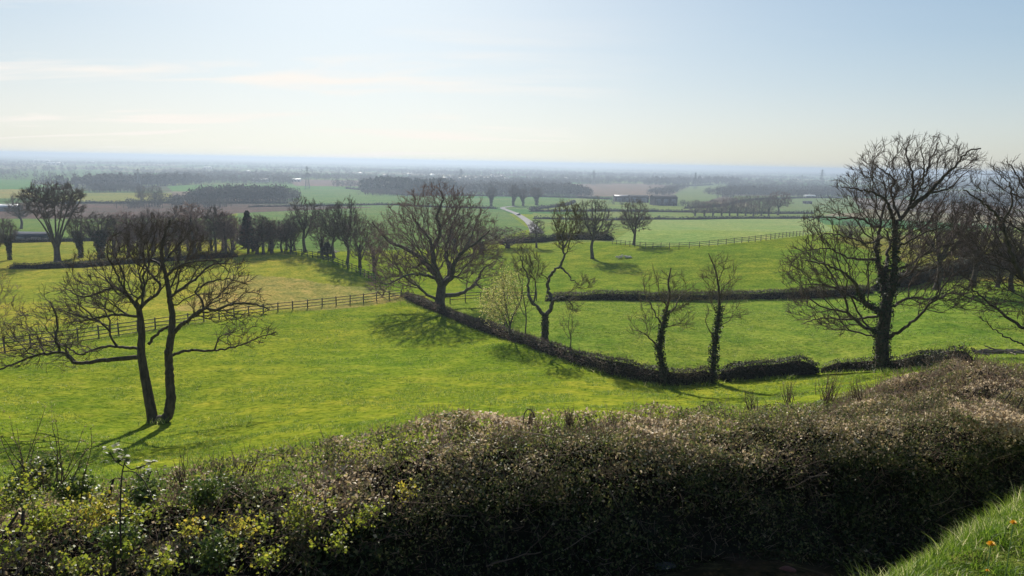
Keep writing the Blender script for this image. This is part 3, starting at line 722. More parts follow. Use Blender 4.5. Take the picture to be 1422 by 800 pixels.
# --- background trees: prototypes and copies
def proto(kind, seed):
    g = np.random.default_rng(seed); h = 12.0
    limbs = [([(0, 0, -.3), (g.normal() * .15, g.normal() * .15, h * .2), (g.normal() * .3, g.normal() * .3, h * .4)], .34, .2)]
    if kind == 'round':
        for a in range(6):
            th = a * 1.05 + g.uniform(-.3, .3); ro = g.uniform(1.4, 3.0)
            limbs.append(([(0, 0, h * g.uniform(.2, .4)), (math.cos(th) * ro * .6, math.sin(th) * ro * .6, h * g.uniform(.48, .58)), (math.cos(th) * ro, math.sin(th) * ro, h * g.uniform(.68, .86))], .15, .04))
        ells = [((0, 0, h * .64), (3.6, 3.6, h * .34)), ((1.6, .5, h * .5), (2.4, 2.4, h * .2)), ((-1.6, -.5, h * .52), (2.4, 2.4, h * .22))]; n = 620; tw = (2.2, .8, .032, .07)
    elif kind == 'tall':
        limbs[0] = ([(0, 0, -.3), (.1, .1, h * .3), (-.1, .2, h * .6), (.2, 0, h * .95)], .28, .04)
        for a in range(6):
            th = a * 2.4; ro = g.uniform(.9, 1.8); z = h * g.uniform(.35, .7)
            limbs.append(([(0, 0, z), (math.cos(th) * ro, math.sin(th) * ro, z + h * .17)], .09, .03))
        ells = [((0, 0, h * .72), (2.0, 2.0, h * .27)), ((0, 0, h * .5), (1.7, 1.7, h * .2))]; n = 400; tw = (2.2, .75, .032, .07)
    elif kind == 'fan':
        limbs = [([(0, 0, -.3), (.1, 0, h * .15), (0, 0, h * .3)], .42, .32)]
        for a in range(9):
            th = a * .7 + g.uniform(-.2, .2); ro = g.uniform(1.4, 4.4)
            limbs.append(([(0, 0, h * .12), (math.cos(th) * ro * .35, math.sin(th) * ro * .35, h * .45), (math.cos(th) * ro, math.sin(th) * ro, h * g.uniform(.8, .93))], .15, .04))
        ells = [((0, 0, h * .86), (4.2, 4.0, h * .13)), ((0, 0, h * .68), (3.4, 3.4, h * .16))]; n = 560; tw = (3.0, .8, .034, .07)
    elif kind == 'bushy':
        for a in range(7):
            th = a * .9 + g.uniform(-.3, .3); ro = g.uniform(1.2, 2.6)
            limbs.append(([(0, 0, h * g.uniform(.03, .3)), (math.cos(th) * ro, math.sin(th) * ro, h * g.uniform(.45, .8))], .13, .03))
        ells = [((0, 0, h * .55), (2.9, 2.9, h * .43))]; n = 620; tw = (1.7, .8, .026, .06)
    ivy = None
    if kind == 'ivied':
        for a in range(5):
            th = a * 1.3 + g.uniform(-.3, .3); ro = g.uniform(.9, 2.2)
            limbs.append(([(0, 0, h * .2), (math.cos(th) * ro * .6, math.sin(th) * ro * .6, h * .5), (math.cos(th) * ro, math.sin(th) * ro, h * .8)], .2, .06))
        ells = [((0, 0, h * .68), (2.8, 2.8, h * .3))]; n = 520; tw = (2.6, .8, .034, .07); ivy = (.1, 190, .34, h * .6, .42)
    parts, Pn, par, r = grow_tree(limbs, ell_attr(ells, n, g, .4), step=.42, infl=4, kill=.55, rtip=.018, thr=.09, twig=tw, seed=seed, jitter=.3, up=.06, ivy=ivy)
    return parts
def conifer(seed, h=12.0, pine=False):
    g = np.random.default_rng(seed); n = 5200
    z = g.uniform(.32 if pine else .08, 1, n) ** .8 * h; t = z / h
    rad = (np.sin(np.pi * np.clip(t, 0, 1) ** 1.7) ** .6 * 1.9 + .25 if pine else (1 - t) ** .7 * 2.3) * (0.45 + 0.9 * vnoise(np.stack([z * 1.3, z * 0, z * 0], 1), seed)) + .15
    th = g.uniform(0, 6.283, n); lob = 0.65 + 0.6 * vnoise(np.stack([np.cos(th) * 1.7, np.sin(th) * 1.7, z * .9], 1), seed + 1)
    ro = rad * lob * g.uniform(.25, 1, n) ** .5
    c = np.stack([np.cos(th) * ro, np.sin(th) * ro, z - ro * .12], 1)
    V, Ff = leaves(c, g.uniform(.3, .6, n), rdir(n, g), g=g, aspect=.5)
    tr = MB(); 
    v, f = seg_tubes(np.array([[0, 0, -.3], [0, 0, h * .5]]), np.array([[0, 0, h * .5], [0, 0, h * .97]]), np.array([.28, .17]), np.array([.17, .03]), 8)
    br = [];
    a = g.uniform(0, 6.28, 40); zb = g.uniform(.25, .9, 40) * h; L = (1 - zb / h) ** .7 * 2
    p0 = np.stack([0 * a, 0 * a, zb], 1); p1 = p0 + np.stack([np.cos(a) * L, np.sin(a) * L, .1 * L], 1)
    v2, f2 = seg_tubes(p0, p1, np.full(40, .05), np.full(40, .02), 4)
    return {'trunk': (np.concatenate([v, v2]), np.concatenate([f, f2 + len(v)])), 'needles': (V, Ff, np.repeat(g.uniform(0, 1, n), 4))}
PROTO = {'round': proto('round', 101), 'round2': proto('round', 102), 'tall': proto('tall', 103), 'tall2': proto('tall', 104), 'fan': proto('fan', 105),
         'bushy': proto('bushy', 106), 'ivied': proto('ivied', 107), 'ivied2': proto('ivied', 110), 'pine': conifer(108, pine=True), 'conifer': conifer(109)}
PWID = {'round': 8.4, 'round2': 8.4, 'tall': 4.4, 'tall2': 4.4, 'fan': 8.8, 'bushy': 6.2, 'ivied': 6.2, 'ivied2': 6.2, 'pine': 4.6, 'conifer': 4.2}
PNAME = {'round': 'bare_tree', 'round2': 'bare_tree', 'tall': 'bare_tree', 'tall2': 'bare_tree', 'fan': 'bare_tree', 'bushy': 'bushy_tree', 'ivied': 'ivy_clad_tree', 'ivied2': 'ivy_clad_tree', 'pine': 'pine_tree', 'conifer': 'conifer_tree'}
PMESH = {}
def bgtree(kind, u, v, top, wpx, label, group, mats=None, depth=None, rot=None, cat='tree'):
    key = (kind, id(mats[1]) if mats else 0)
    mt = mats or ((BARK, TWIG, CON) if kind in ('pine', 'conifer') else (BARKG, TWIGB, IVY))
    if key not in PMESH:
        PMESH[key] = {}
        for k, pt in PROTO[kind].items():
            if pt is None: continue
            PMESH[key][k] = mesh(k, pt[0], [pt[1]], {'trunk': mt[0], 'crown': mt[1]}.get(k, mt[2]), {'tone': pt[2]} if len(pt) > 2 else None, smooth=(k == 'trunk'))
    b = G(u, v) if depth is None else P(u, v, depth)
    if depth is not None: b[2] = ground(b[0], b[1])
    px = b[1] / FPX
    o = root(PNAME[kind], (b[0], b[1], b[2]), label, cat, group)
    sz = (v - top) * px / 12.0; sw = wpx * px / PWID[kind]
    o.scale = (sw, sw, sz); o.rotation_euler = (0, 0, random.uniform(0, 6.28) if rot is None else rot)
    for k, me in PMESH[key].items(): link(k, me, o)
    return o
RD = (BARK, TWIGR, IVY); OL = (BARKG, TWIGO, IVY)
TWIGB = barkmat('distant_twig_bark', (0.075, 0.060, 0.050), (0.14, 0.112, 0.09))
GL = 'trees along the low hedge on the left'
bgtree('fan', 80, 363, 255, 92, 'tall dark multi-stemmed tree with flat spreading top on the left', GL)
bgtree('ivied', 112, 358, 296, 34, 'shorter ivy-covered tree just right of the flat-topped tree', GL)
bgtree('ivied2', 141, 359, 294, 46, 'bulky ivy-covered tree second right of the flat-topped tree', GL)
bgtree('ivied', 14, 362, 302, 28, 'stumpy ivied tree left of the flat-topped tree', GL)
bgtree('ivied2', -4, 362, 318, 26, 'ivied trunk at the very left edge', GL)
bgtree('round', 29, 318, 268, 46, 'hazy round tree in the green field behind the stumpy ivied tree', GL)
GW = 'row of trees behind the left pasture'
row = [('bushy', 160, 356, 300, 40), ('tall', 178, 357, 296, 30), ('bushy', 196, 358, 302, 42), ('round2', 214, 356, 292, 44), ('bushy', 232, 357, 298, 40), ('tall2', 250, 356, 288, 30),
       ('tall', 268, 358, 284, 34), ('bushy', 272, 356, 296, 40), ('tall2', 300, 357, 289, 26), ('tall', 314, 357, 296, 26), ('bushy', 322, 356, 305, 34), ('conifer', 345, 353, 297, 24),
       ('bushy', 357, 353, 300, 36), ('tall2', 366, 353, 303, 28), ('bushy', 378, 352, 306, 36), ('round', 392, 351, 306, 34), ('bushy', 404, 350, 308, 28)]
rl = ['first', 'second', 'third', 'fourth', 'fifth', 'sixth', 'seventh', 'eighth', 'ninth', 'tenth', 'eleventh', 'twelfth', 'thirteenth', 'fourteenth', 'fifteenth', 'sixteenth', 'seventeenth']
row = [(k, u, v, t - 4, wd * 1.25) for k, u, v, t, wd in row]
for i, u in enumerate(list(range(166, 330, 16)) + [352, 374, 398]):
    bgtree(random.choice(['bushy', 'bushy', 'tall2', 'round2']), u, 349 + random.uniform(-2, 1), 298 + random.uniform(-9, 16) + (u > 340) * 5, random.uniform(30, 46), 'dim leafless tree, ' + ['first', 'second', 'third', 'fourth', 'fifth', 'sixth', 'seventh', 'eighth', 'ninth', 'tenth', 'eleventh', 'twelfth', 'thirteenth', 'fourteenth', 'fifteenth', 'sixteenth', 'seventeenth', 'eighteenth'][i] + ' from the left in the back rank behind the pasture row', 'back rank behind the row of trees', RD if i % 2 else None)
for (k, u, v, t, wd), o_ in zip(row, rl):
    kd = {'conifer': 'dark narrow evergreen', 'bushy': 'low dense leafless tree', 'tall': 'tall slim leafless tree', 'tall2': 'tall slim leafless tree', 'round2': 'broad leafless tree', 'round': 'broad leafless tree'}[k]
    bgtree(k, u, v, t, wd, kd + ', ' + o_ + ' from the left in the row behind the pasture', GW, RD if k in ('bushy', 'tall') else None)
GM = 'trees between the pale pasture and the oak'
bgtree('round2', 424, 350, 270, 62, 'round-headed bare tree at the head of the sloping fence', GM)
bgtree('tall', 409, 348, 300, 26, 'small bare tree leaning beside the round-headed tree', GM)
bgtree('bushy', 447, 354, 290, 38, 'dense twiggy tree right of the round-headed tree', GM, RD)
bgtree('round', 464, 358, 280, 52, 'forked dark tree in the middle of the clump left of the oak', GM)
bgtree('round2', 482, 366, 271, 56, 'tallest bare tree of the clump left of the oak', GM)
bgtree('bushy', 500, 372, 292, 44, 'brown twiggy tree nearest the oak in the clump', GM, RD)
bgtree('bushy', 520, 378, 300, 44, 'reddish twiggy tree half hidden behind the oak', GM, RD)
bgtree('conifer', 455, 356, 336, 26, 'low dark evergreen bush under the clump left of the oak', GM, cat='bush')
GO = 'trees near the paddock fence'
bgtree('round', 823, 359, 271, 64, 'largest bare tree in the paddock with its shadow beside pale logs', GO)
bgtree('round2', 880, 341, 274, 52, 'bare tree with two stems standing at the paddock fence', GO)
bgtree('bushy', 705, 345, 314, 70, 'low brown thicket beside the bend of the lane', GO, RD, cat='thicket')
bgtree('bushy', 668, 352, 312, 64, 'low brown thicket right behind the oak', GO, RD, cat='thicket')
bgtree('tall', 745, 345, 304, 26, 'small bare tree by the lane bend at the dark hedge end', GO)
bgtree('bushy', 632, 350, 300, 54, 'grey-brown leafless tree hidden behind the oak crown', GO, RD)
GP = 'trees on the plain beside the lane'
for u, v, t, wd, lb in [(682, 287, 260, 18, 'ivied tree in the far green field left of the lane bend'), (713, 286, 257, 18, 'first of three hazy trees right of the lane bend'),
                        (726, 286, 262, 16, 'second of three hazy trees right of the lane bend'), (745, 285, 260, 22, 'third of three hazy trees right of the lane bend')]:
    bgtree('ivied', u, v, t, wd, lb, GP)
bgtree('round', 1080, 299, 264, 38, 'dark round-crowned tree alone at the end of the field wood', GP, RD)
bgtree('round2', 197, 285, 257, 20, 'hazy bare tree left of two beyond the brown field', GP)
bgtree('round', 216, 285, 257, 24, 'hazy bare tree right of two beyond the brown field', GP)
for i, (u, v, t, wd) in enumerate([(965, 300, 277, 20), (978, 300, 278, 20), (990, 300, 276, 18), (1002, 300, 274, 18), (1013, 300, 273, 18), (1024, 300, 271, 18), (1035, 300, 270, 18), (1046, 300, 270, 18), (1057, 300, 270, 18), (1067, 300, 270, 18)]):
    bgtree('bushy', u, v, t, wd * 1.2, 'slim bare tree, ' + rl[i] + ' from the left in the field wood beyond the pale field', 'trees of the small field wood', RD if i % 2 else None)
GR = 'trees beyond the tall ivied tree'
bgtree('round', 1300, 402, 268, 110, 'brown twiggy tree behind the right side of the ivied tree', GR, RD)
bgtree('round', 1350, 398, 272, 100, 'spreading brown tree behind, between ivied tree and right edge', GR, RD)
bgtree('round2', 1405, 405, 300, 90, 'brown twiggy tree behind at the right edge', GR, RD)
bgtree('conifer', 1344, 372, 322, 34, 'dark evergreen holly seen through branches near the right edge', GR, cat='bush')
bgtree('bushy', 1385, 400, 342, 60, 'dark low thicket near the right edge beyond the pasture', GR, cat='thicket')
for i, (u, v, t, wd) in enumerate([(1180, 330, 306, 40)]):
    bgtree('bushy', u, v, t, wd, ['low brown thicket left behind the ivied tree', 'low brown thicket straight behind the ivied tree', 'low brown thicket right behind the ivied tree'][i], GR, RD, cat='thicket')

# ---------------------------------------------------------------- hedges
def hedge(name, px, width, height, label, dens, leaf, mat=HEDGE_M, group='hedges between fields', twig_n=0, taper=True, tone=(0, 1), pts=None, rough=.25):
    path = np.array([G(*q) for q in px]) if pts is None else pts
    path = catmull(path, 1.0 if path[0][1] < 200 else 5.0)
    seglen = np.linalg.norm(np.diff(path[:, :2], axis=0), axis=1); cum = np.concatenate([[0], np.cumsum(seglen)]); L = cum[-1]
    g = np.random.default_rng(int(abs(path[0][0]) * 10) + int(L))
    o_ = path[len(path) // 2]; o_ = np.array([o_[0], o_[1], ground(o_[0], o_[1])])
    def at(s):
        x = np.interp(s, cum, path[:, 0]); y = np.interp(s, cum, path[:, 1]); e = .5
        x2 = np.interp(s + e, cum, path[:, 0]); y2 = np.interp(s + e, cum, path[:, 1]); x1 = np.interp(s - e, cum, path[:, 0]); y1 = np.interp(s - e, cum, path[:, 1])
        t = norm(np.stack([x2 - x1, y2 - y1], 1)); return x, y, t
    def surf(s, q, inset):
        """q in 0..1 round the section: near side, top, far side"""
        x, y, t = at(s); n = np.stack([t[:, 1], -t[:, 0]], 1)
        nn = fbm(np.stack([s * .55, q * 3, 0 * s], 1), 77, 3); hh = height * (1 + rough * 2 * (fbm(np.stack([s * .22, 0 * s], 1), 5, 3) - .5)); ww = width * (1 + rough * 1.6 * (nn - .5))
        if taper: en = np.clip(np.minimum(s, L - s) / (width * .9), .25, 1) ** .5; hh = hh * en
        per = 2 * hh + ww; pq = q * per
        side = np.where(pq < hh, 0, np.where(pq < hh + ww, 1, 2))
        off = np.where(side == 0, -.5, np.where(side == 2, .5, (pq - hh) / ww - .5)); zz = np.where(side == 0, pq, np.where(side == 2, per - pq, hh))
        rnd = np.clip(np.abs(off) * 2, 0, 1) ** 4; zt = np.clip(zz / hh, 0, 1); 
        off2 = off * (1 - .22 * zt ** 4); zz = zz - .12 * hh * rnd * zt ** 4
        a = 1 - inset / (ww * .5); X = x + n[:, 0] * off2 * ww * a; Y = y + n[:, 1] * off2 * ww * a
        gz = H(X, Y)
        Z = gz + zz * (1 - inset / hh * .9) + (nn - .5) * rough * height * (zt > .9)
        N3 = np.where((side == 1)[:, None], np.array([0, 0, 1.]), np.concatenate([n * np.sign(off)[:, None], 0 * s[:, None] + .25], 1))
        return np.stack([X, Y, Z], 1), norm(N3)
    hr = root(name, o_, label, 'hedge', group)
    # woody core
    ns = max(4, int(L / max(.4, width * .5))); ss = np.linspace(0, L, ns); qq = np.linspace(0, 1, 10)
    S, Q = np.meshgrid(ss, qq, indexing='ij'); V, _ = surf(S.ravel(), Q.ravel(), np.full(S.size, width * .21))
    k = 10; F_ = np.array([[i * k + j, i * k + j + 1, (i + 1) * k + j + 1, (i + 1) * k + j] for i in range(ns - 1) for j in range(k - 1)])
    ends = np.array([list(range(k))[::-1], [(ns - 1) * k + j for j in range(k)]])
    V[:, 2] -= height * .06; link('woody_core', mesh('woody_core', V - o_, [F_, ends], CORE), hr)
    n = int(L * (2 * height + width) * dens)
    s = g.uniform(0, L, n); q = g.uniform(0, 1, n)
    c, N3 = surf(s, q, g.exponential(.06 * width, n)); c = c - o_ + rdir(n, g) * leaf * .8
    V, Ff = leaves(c, g.uniform(.6, 1.4, n) * leaf, norm(N3 + rdir(n, g) * .9), g=g, aspect=.6)
    patchy = fbm(np.stack([s * .3, q * 2, 0 * s], 1), 8, 3)
    tn = np.clip(tone[0] + (tone[1] - tone[0]) * (g.uniform(0, 1, n) * .6 + patchy * .6 - .1), 0, 1)
    link('foliage', mesh('foliage', V, [Ff], mat, {'tone': np.repeat(tn, 4)}), hr)
    if twig_n:
        m = int(L * twig_n); s = g.uniform(0, L, m); c, N3 = surf(s, g.uniform(.1, .9, m), np.full(m, .05)); c -= o_
        d = norm(N3 + rdir(m, g) * .7); Lw = g.uniform(.15, .5, (m, 1)) * min(1.6, height)
        V, Fq = seg_tubes(c, c + d * Lw, np.full(m, leaf * .12), np.full(m, leaf * .05), 3)
        link('shoots', mesh('shoots', V, [Fq], TWIGR), hr)
    return hr
CORE = simple('hedge_core', (0.022, 0.020, 0.014), 1.0, .4, 6)
hedge('hedge', [(563, 414), (590, 426), (620, 439), (660, 455), (700, 470), (740, 483), (780, 497), (820, 509), (860, 520), (895, 529), (922, 534), (955, 532), (990, 528)], 1.0, 1.0,
      'clipped hedge curving down from the oak past the crooked tree', 120, .12, twig_n=40, tone=(.3, 1), rough=.28)
hedge('hedge', [(1000, 527), (1040, 524), (1085, 520), (1133, 517)], 1.3, 1.2, 'dense dark evergreen hedge stretch right of the slim ivied pair', 150, .12, mat=HEDGE_D, twig_n=24, rough=.25)
hedge('hedge', [(1140, 517), (1190, 514), (1222, 513), (1270, 510), (1340, 505)], 1.0, .95, 'thin gappy hedge at the foot of the tall ivied tree', 90, .10, mat=HEDGE_M, twig_n=16, tone=(0, .8), rough=.32)
hedge('hedge', [(758, 418), (800, 417.5), (860, 417), (930, 416.5), (1000, 416), (1060, 415), (1110, 414), (1160, 411), (1210, 406)], 1.6, 1.15, 'straight brown hedge crossing the right-hand pastures', 70, .18, twig_n=30, tone=(.3, 1), rough=.22)
hedge('hedge', [(1215, 404), (1260, 396), (1300, 386), (1340, 378), (1400, 372), (1470, 368)], 2.2, 2.4, 'overgrown brown hedge climbing behind the tall ivied tree', 40, .18, twig_n=12, tone=(.2, .9), rough=.4)
hedge('hedge', [(14, 374), (60, 374), (110, 372), (150, 369), (200, 365), (260, 361), (330, 357)], 1.3, 1.2, 'low dark hedge under the ivied trees on the left', 60, .16, mat=HEDGE_D, twig_n=6)
hedge('hedge', [(-60, 338), (20, 337), (90, 336), (150, 334), (215, 332)], 1.6, 1.3, 'thin hedge line along the back of the left yellow field', 14, .3, mat=HEDGE_D)
hedge('hedge', [(694, 339), (720, 338), (745, 337), (775, 334), (800, 333), (850, 334)], 2.2, 2.0, 'thick dark hedge left of the paddock tree', 30, .25, mat=HEDGE_D, twig_n=4)
far_h = [([(735, 294), (800, 294), (870, 294), (940, 295), (1000, 296), (1060, 297), (1130, 297)], 3, 2.2, 'long dark hedge line behind the pale field, right of the lane'),
         ([(880, 306), (905, 305), (960, 305), (1030, 304), (1090, 304), (1140, 303)], 2.2, 1.7, 'thin hedge line along the back edge of the pale field'),
         ([(740, 304), (780, 305), (830, 306), (880, 306)], 2.0, 1.6, 'faint hedge line behind the paddock tree'),
         ([(735, 292), (760, 289), (785, 286), (798, 281)], 3, 2.4, 'short hedge running up from the lane bend'),
         ([(60, 284), (120, 283), (180, 283), (240, 282)], 3, 2.4, 'dark hedge line along the top of the brown field'),
         ([(240, 284), (300, 283), (360, 283), (400, 283)], 3, 2.4, 'dark hedge foot of the long left wood'),
         ([(345, 288), (400, 287), (470, 286), (540, 285), (600, 288), (690, 290)], 2.6, 1.8, 'thin hedge line crossing the middle green fields'),
         ([(480, 262), (520, 266), (560, 271), (600, 272)], 3.5, 2.6, 'slanting hedge line left of the dark pine wood'),
         ([(630, 272), (700, 273), (760, 274), (850, 277)], 3.5, 2.6, 'hedge line behind the three hazy trees'),
         ([(950, 290), (1000, 287), (1040, 279), (1090, 276), (1170, 275)], 3.0, 2.4, 'hedge line on the far right green field'),
         ([(900, 266), (930, 262), (950, 259), (990, 257)], 4, 3, 'slanting hedge right of the far barns')]
for px_, w_, h_, lb in far_h: hedge('hedge', px_, w_, h_, lb, 1.6, 1.0, mat=HEDGE_D, group='far field hedges', rough=.4)

# ---------------------------------------------------------------- post and rail fences
WOODP = simple('weathered_wood', (0.05, 0.045, 0.038), .85, .35, 4)
def fence(px, label, hgt=1.25, rails=3, spacing=2.1):
    path = catmull(np.array([G(*q) for q in px]), .5); seg = np.linalg.norm(np.diff(path[:, :2], axis=0), axis=1); cum = np.concatenate([[0], np.cumsum(seg)]); L = cum[-1]
    n = min(98, int(L / spacing)); s = np.linspace(0, L, n + 1); X = np.interp(s, cum, path[:, 0]); Y = np.interp(s, cum, path[:, 1]); Z = H(X, Y)
    o = root('post_and_rail_fence', (X[0], Y[0], Z[0]), label, 'fence', 'post and rail fences'); O = np.array([X[0], Y[0], Z[0]])
    t0 = math.atan2(Y[-1] - Y[0], X[-1] - X[0]); pm = MB(); pm.box((0, 0, (hgt - .2) / 2), (.10, .10, hgt + .2)); pm.box((0, 0, hgt + .015), (.135, .135, .03))
    first = None
    for i in range(n + 1):
        if first is None: first = pm.build('post', WOODP, o); po = first
        else: po = link('post', first.data, o)
        po.location = (X[i] - X[0], Y[i] - Y[0], Z[i] - Z[0]); po.rotation_euler = (random.uniform(-.03, .03), random.uniform(-.03, .03), t0)
    nrm = np.array([-math.sin(t0), math.cos(t0), 0]) * -.08
    for k in range(rails):
        m = MB(); h = hgt * (.92 - k * .3)
        for i in range(n):
            a = np.array([X[i], Y[i], Z[i] + h + random.uniform(-.02, .02)]) - O + nrm; b = np.array([X[i + 1], Y[i + 1], Z[i + 1] + h + random.uniform(-.02, .02)]) - O + nrm
            d = b - a; Lr = np.linalg.norm(d[:2]); q = np.array([[x, y, z] for x in (0, 1) for y in (-.02, .02) for z in (-.04, .04)], float)
            th = math.atan2(d[1], d[0]); V = a + q[:, :1] * d + np.stack([-q[:, 1] * math.sin(th), q[:, 1] * math.cos(th), q[:, 2]], 1)
            m.add(V, [[0, 1, 3, 2], [4, 6, 7, 5], [0, 4, 5, 1], [2, 3, 7, 6], [0, 2, 6, 4], [1, 5, 7, 3]])
        m.build('rail', WOODP, o)
fence([(-60, 502), (0, 490), (80, 478), (150, 468), (225, 457), (300, 446), (380, 435), (450, 427), (510, 420), (558, 414)], 'long post and rail fence crossing the left pasture to the oak', rails=4)
fence([(850, 340), (880, 343), (905, 345), (950, 345), (1000, 341), (1060, 334), (1115, 328)], 'post and rail fence along the top of the right-hand paddock')
fence([(395, 352), (420, 355), (450, 362), (480, 372), (505, 384), (522, 394)], 'short fence sloping down beneath the clump left of the oak', rails=3)
fence([(625, 420), (645, 419), (665, 418), (700, 418), (745, 418)], 'low fence just right of the oak trunk', rails=3)

# ---------------------------------------------------------------- woods and far plain
def crown_cloud(c, h, wd, per, leafsz, g, conif=False):
    """c (n,3) base points; h,wd (n,): irregular leafy or twiggy masses on stems"""
    n = len(c); k = per; I = np.repeat(np.arange(n), k); d = rdir(len(I), g)
    lob = .7 + .5 * g.uniform(0, 1, len(I)); t = g.uniform(0, 1, len(I))
    if conif:
        z = t ** .8; rad = (1 - z) ** .7 * .5 * g.uniform(.3, 1, len(I)); X = np.stack([d[:, 0] * rad * wd[I], d[:, 1] * rad * wd[I], (z * .97 + .03) * h[I]], 1)
    else:
        rad = .5 * g.uniform(.2, 1, len(I)) ** .4 * lob; X = np.stack([d[:, 0] * rad * wd[I], d[:, 1] * rad * wd[I], (.56 + d[:, 2] * rad * .86) * h[I]], 1)
    V, Ff = leaves(c[I] + X, leafsz * g.uniform(.6, 1.4, len(I)) * (h[I] / 12), rdir(len(I), g), aspect=.7, g=g)
    tn = np.repeat(np.clip(np.repeat(g.uniform(0, 1, n), k) * .75 + g.uniform(0, .25, len(I)), 0, 1), 4)
    v2, f2 = seg_tubes(c - [0, 0, .3], c + np.stack([0 * h, 0 * h, h * .6], 1), wd * .035, wd * .02, 4)
    return V, Ff, tn, v2, f2
def wood(name, px, depth_m, hgt, n, label, mat=BRN, conif=False, wd=6, leafsz=1.6, per=60, seed=0):
    g = np.random.default_rng(seed); path = catmull(np.array([G(*q) for q in px]), 10); s = g.uniform(0, len(path) - 1.001, n); i = s.astype(int)
    p = path[i] + (path[i + 1] - path[i]) * (s - i)[:, None]
    x = p[:, 0] + g.uniform(-3, 3, n); y = p[:, 1] + g.uniform(0, 1, n) * depth_m; c = np.stack([x, y, H(x, y)], 1)
    ed = np.clip(np.minimum(s, len(path) - 1 - s) / (len(path) * .12), 0.0, 1) ** .5
    h = hgt * g.uniform(.75, 1.15, n) * (.55 + .45 * ed); V, Ff, tn, v2, f2 = crown_cloud(c, h, wd * g.uniform(.8, 1.3, n), per, leafsz, g, conif)
    me = mesh(name, np.concatenate([V, v2]), [Ff, f2 + len(V)], mat, {'tone': np.concatenate([tn, np.zeros(len(v2))])})
    o = link(name, me); tag(o, label, 'wood', 'far woods', 'stuff'); return o
wood('pine_wood', [(498, 266), (530, 269), (565, 271), (600, 272), (628, 270)], 110, 19, 420, 'dense dark pine wood on the plain above the oak', CON, True, 7.5, 2.2, 60, 1)
wood('leafless_wood', [(498, 271), (560, 273), (640, 273)], 50, 9, 120, 'scrubby grey trees along the foot of the pine wood', BRN, False, 7, 1.3, 50, 2)
wood('leafless_wood', [(255, 282), (300, 282), (350, 282), (398, 281)], 60, 15, 260, 'long dark leafless wood beyond the brown field', BRN, False, 8, 1.3, 70, 3)
wood('leafless_wood', [(205, 283), (240, 283), (275, 283)], 40, 8, 90, 'low scrub at the left end of the long wood', BRN, False, 7, 1.2, 50, 4)
wood('leafless_wood', [(635, 271), (700, 272), (760, 272), (825, 274)], 120, 17, 380, 'broad hazy wood across the middle behind the lane', BRN, False, 8, 1.4, 60, 5)
wood('leafless_wood', [(120, 268), (150, 267), (190, 267)], 30, 11, 80, 'brown copse above the narrow yellow-green field', BRN, False, 8, 1.3, 60, 6)
wood('leafless_wood', [(990, 271), (1030, 271), (1075, 270)], 60, 14, 160, 'dark wood on the rise right of the barns', BRN, False, 8, 1.4, 60, 7)
wood('leafless_wood', [(1095, 273), (1130, 274), (1180, 274), (1220, 275)], 60, 12, 160, 'dark low wood left of the tall ivied tree', BRN, False, 8, 1.4, 60, 8)
wood('leafless_wood', [(900, 258), (950, 257), (1000, 256), (1035, 255)], 80, 20, 170, 'skyline wood with tall crowns right of centre', BRN, False, 11, 2.0, 60, 9)
wood('leafless_wood', [(45, 261), (100, 262), (170, 261), (240, 258)], 150, 18, 260, 'broad hazy wood at upper left', BRN, False, 11, 2.0, 50, 10)
wood('leafless_wood', [(150, 290), (230, 290), (300, 290)], 40, 8, 100, 'brown scrub along the ploughed field', BRN, False, 7, 1.2, 50, 12)
wood('leafless_wood', [(840, 284), (880, 286), (950, 287), (1060, 300)], 20, 7, 90, 'scrubby trees round the barns', BRN, False, 7, 1.2, 50, 13)
# everything woody farther out
g = np.random.default_rng(77)
n = 60000
r = np.exp(g.uniform(math.log(1150), math.log(16000), n)); a = g.uniform(-.72, .72, n); x, y = r * np.sin(a), r * np.cos(a)
den = fbm(np.stack([x / 520, y / 520], 1), 41, 3); keep = den > (.48 + .0 * r)
h1, h2 = patch(x, y)
hx = x + (vnoise(np.stack([x / 700, y / 700], -1), 21) - .5) * 500; hy = y + (vnoise(np.stack([x / 800, y / 800], -1), 22) - .5) * 600
edge = (np.minimum(np.mod(hx, 230), 230 - np.mod(hx, 230)) < 7) | (np.minimum(np.mod(hy, 290), 290 - np.mod(hy, 290)) < 9)
sx, sy = proj(np.stack([x, y, H(x, y)], 1))
openf = np.zeros(n, bool)
for poly, c in FIELDS: openf |= inside(sx, sy, poly)
keep = (keep | (edge & (g.uniform(0, 1, n) < .9)) | (g.uniform(0, 1, n) < .02)) & ~openf
x, y, r = x[keep], y[keep], r[keep]; c = np.stack([x, y, H(x, y)], 1); m = len(x)
nearm = r < 2600
for msk, per, lsz, nm in ((nearm, 34, 1.7, 0), (~nearm, 12, 3.4, 1)):
    cc = c[msk]; hh = g.uniform(8, 15, len(cc)); V, Ff, tn, v2, f2 = crown_cloud(cc, hh, hh * g.uniform(.6, .95, len(cc)), per, lsz, g)
    o = link('distant_woodland', mesh('distant_woodland', np.concatenate([V, v2]), [Ff, f2 + len(V)], BRN, {'tone': np.concatenate([tn, np.zeros(len(v2))])}))
    tag(o, ['nearer belt of hedgerow trees and copses on the plain', 'farthest haze-blue belt of woodland on the plain'][nm], 'woodland', None, 'stuff')

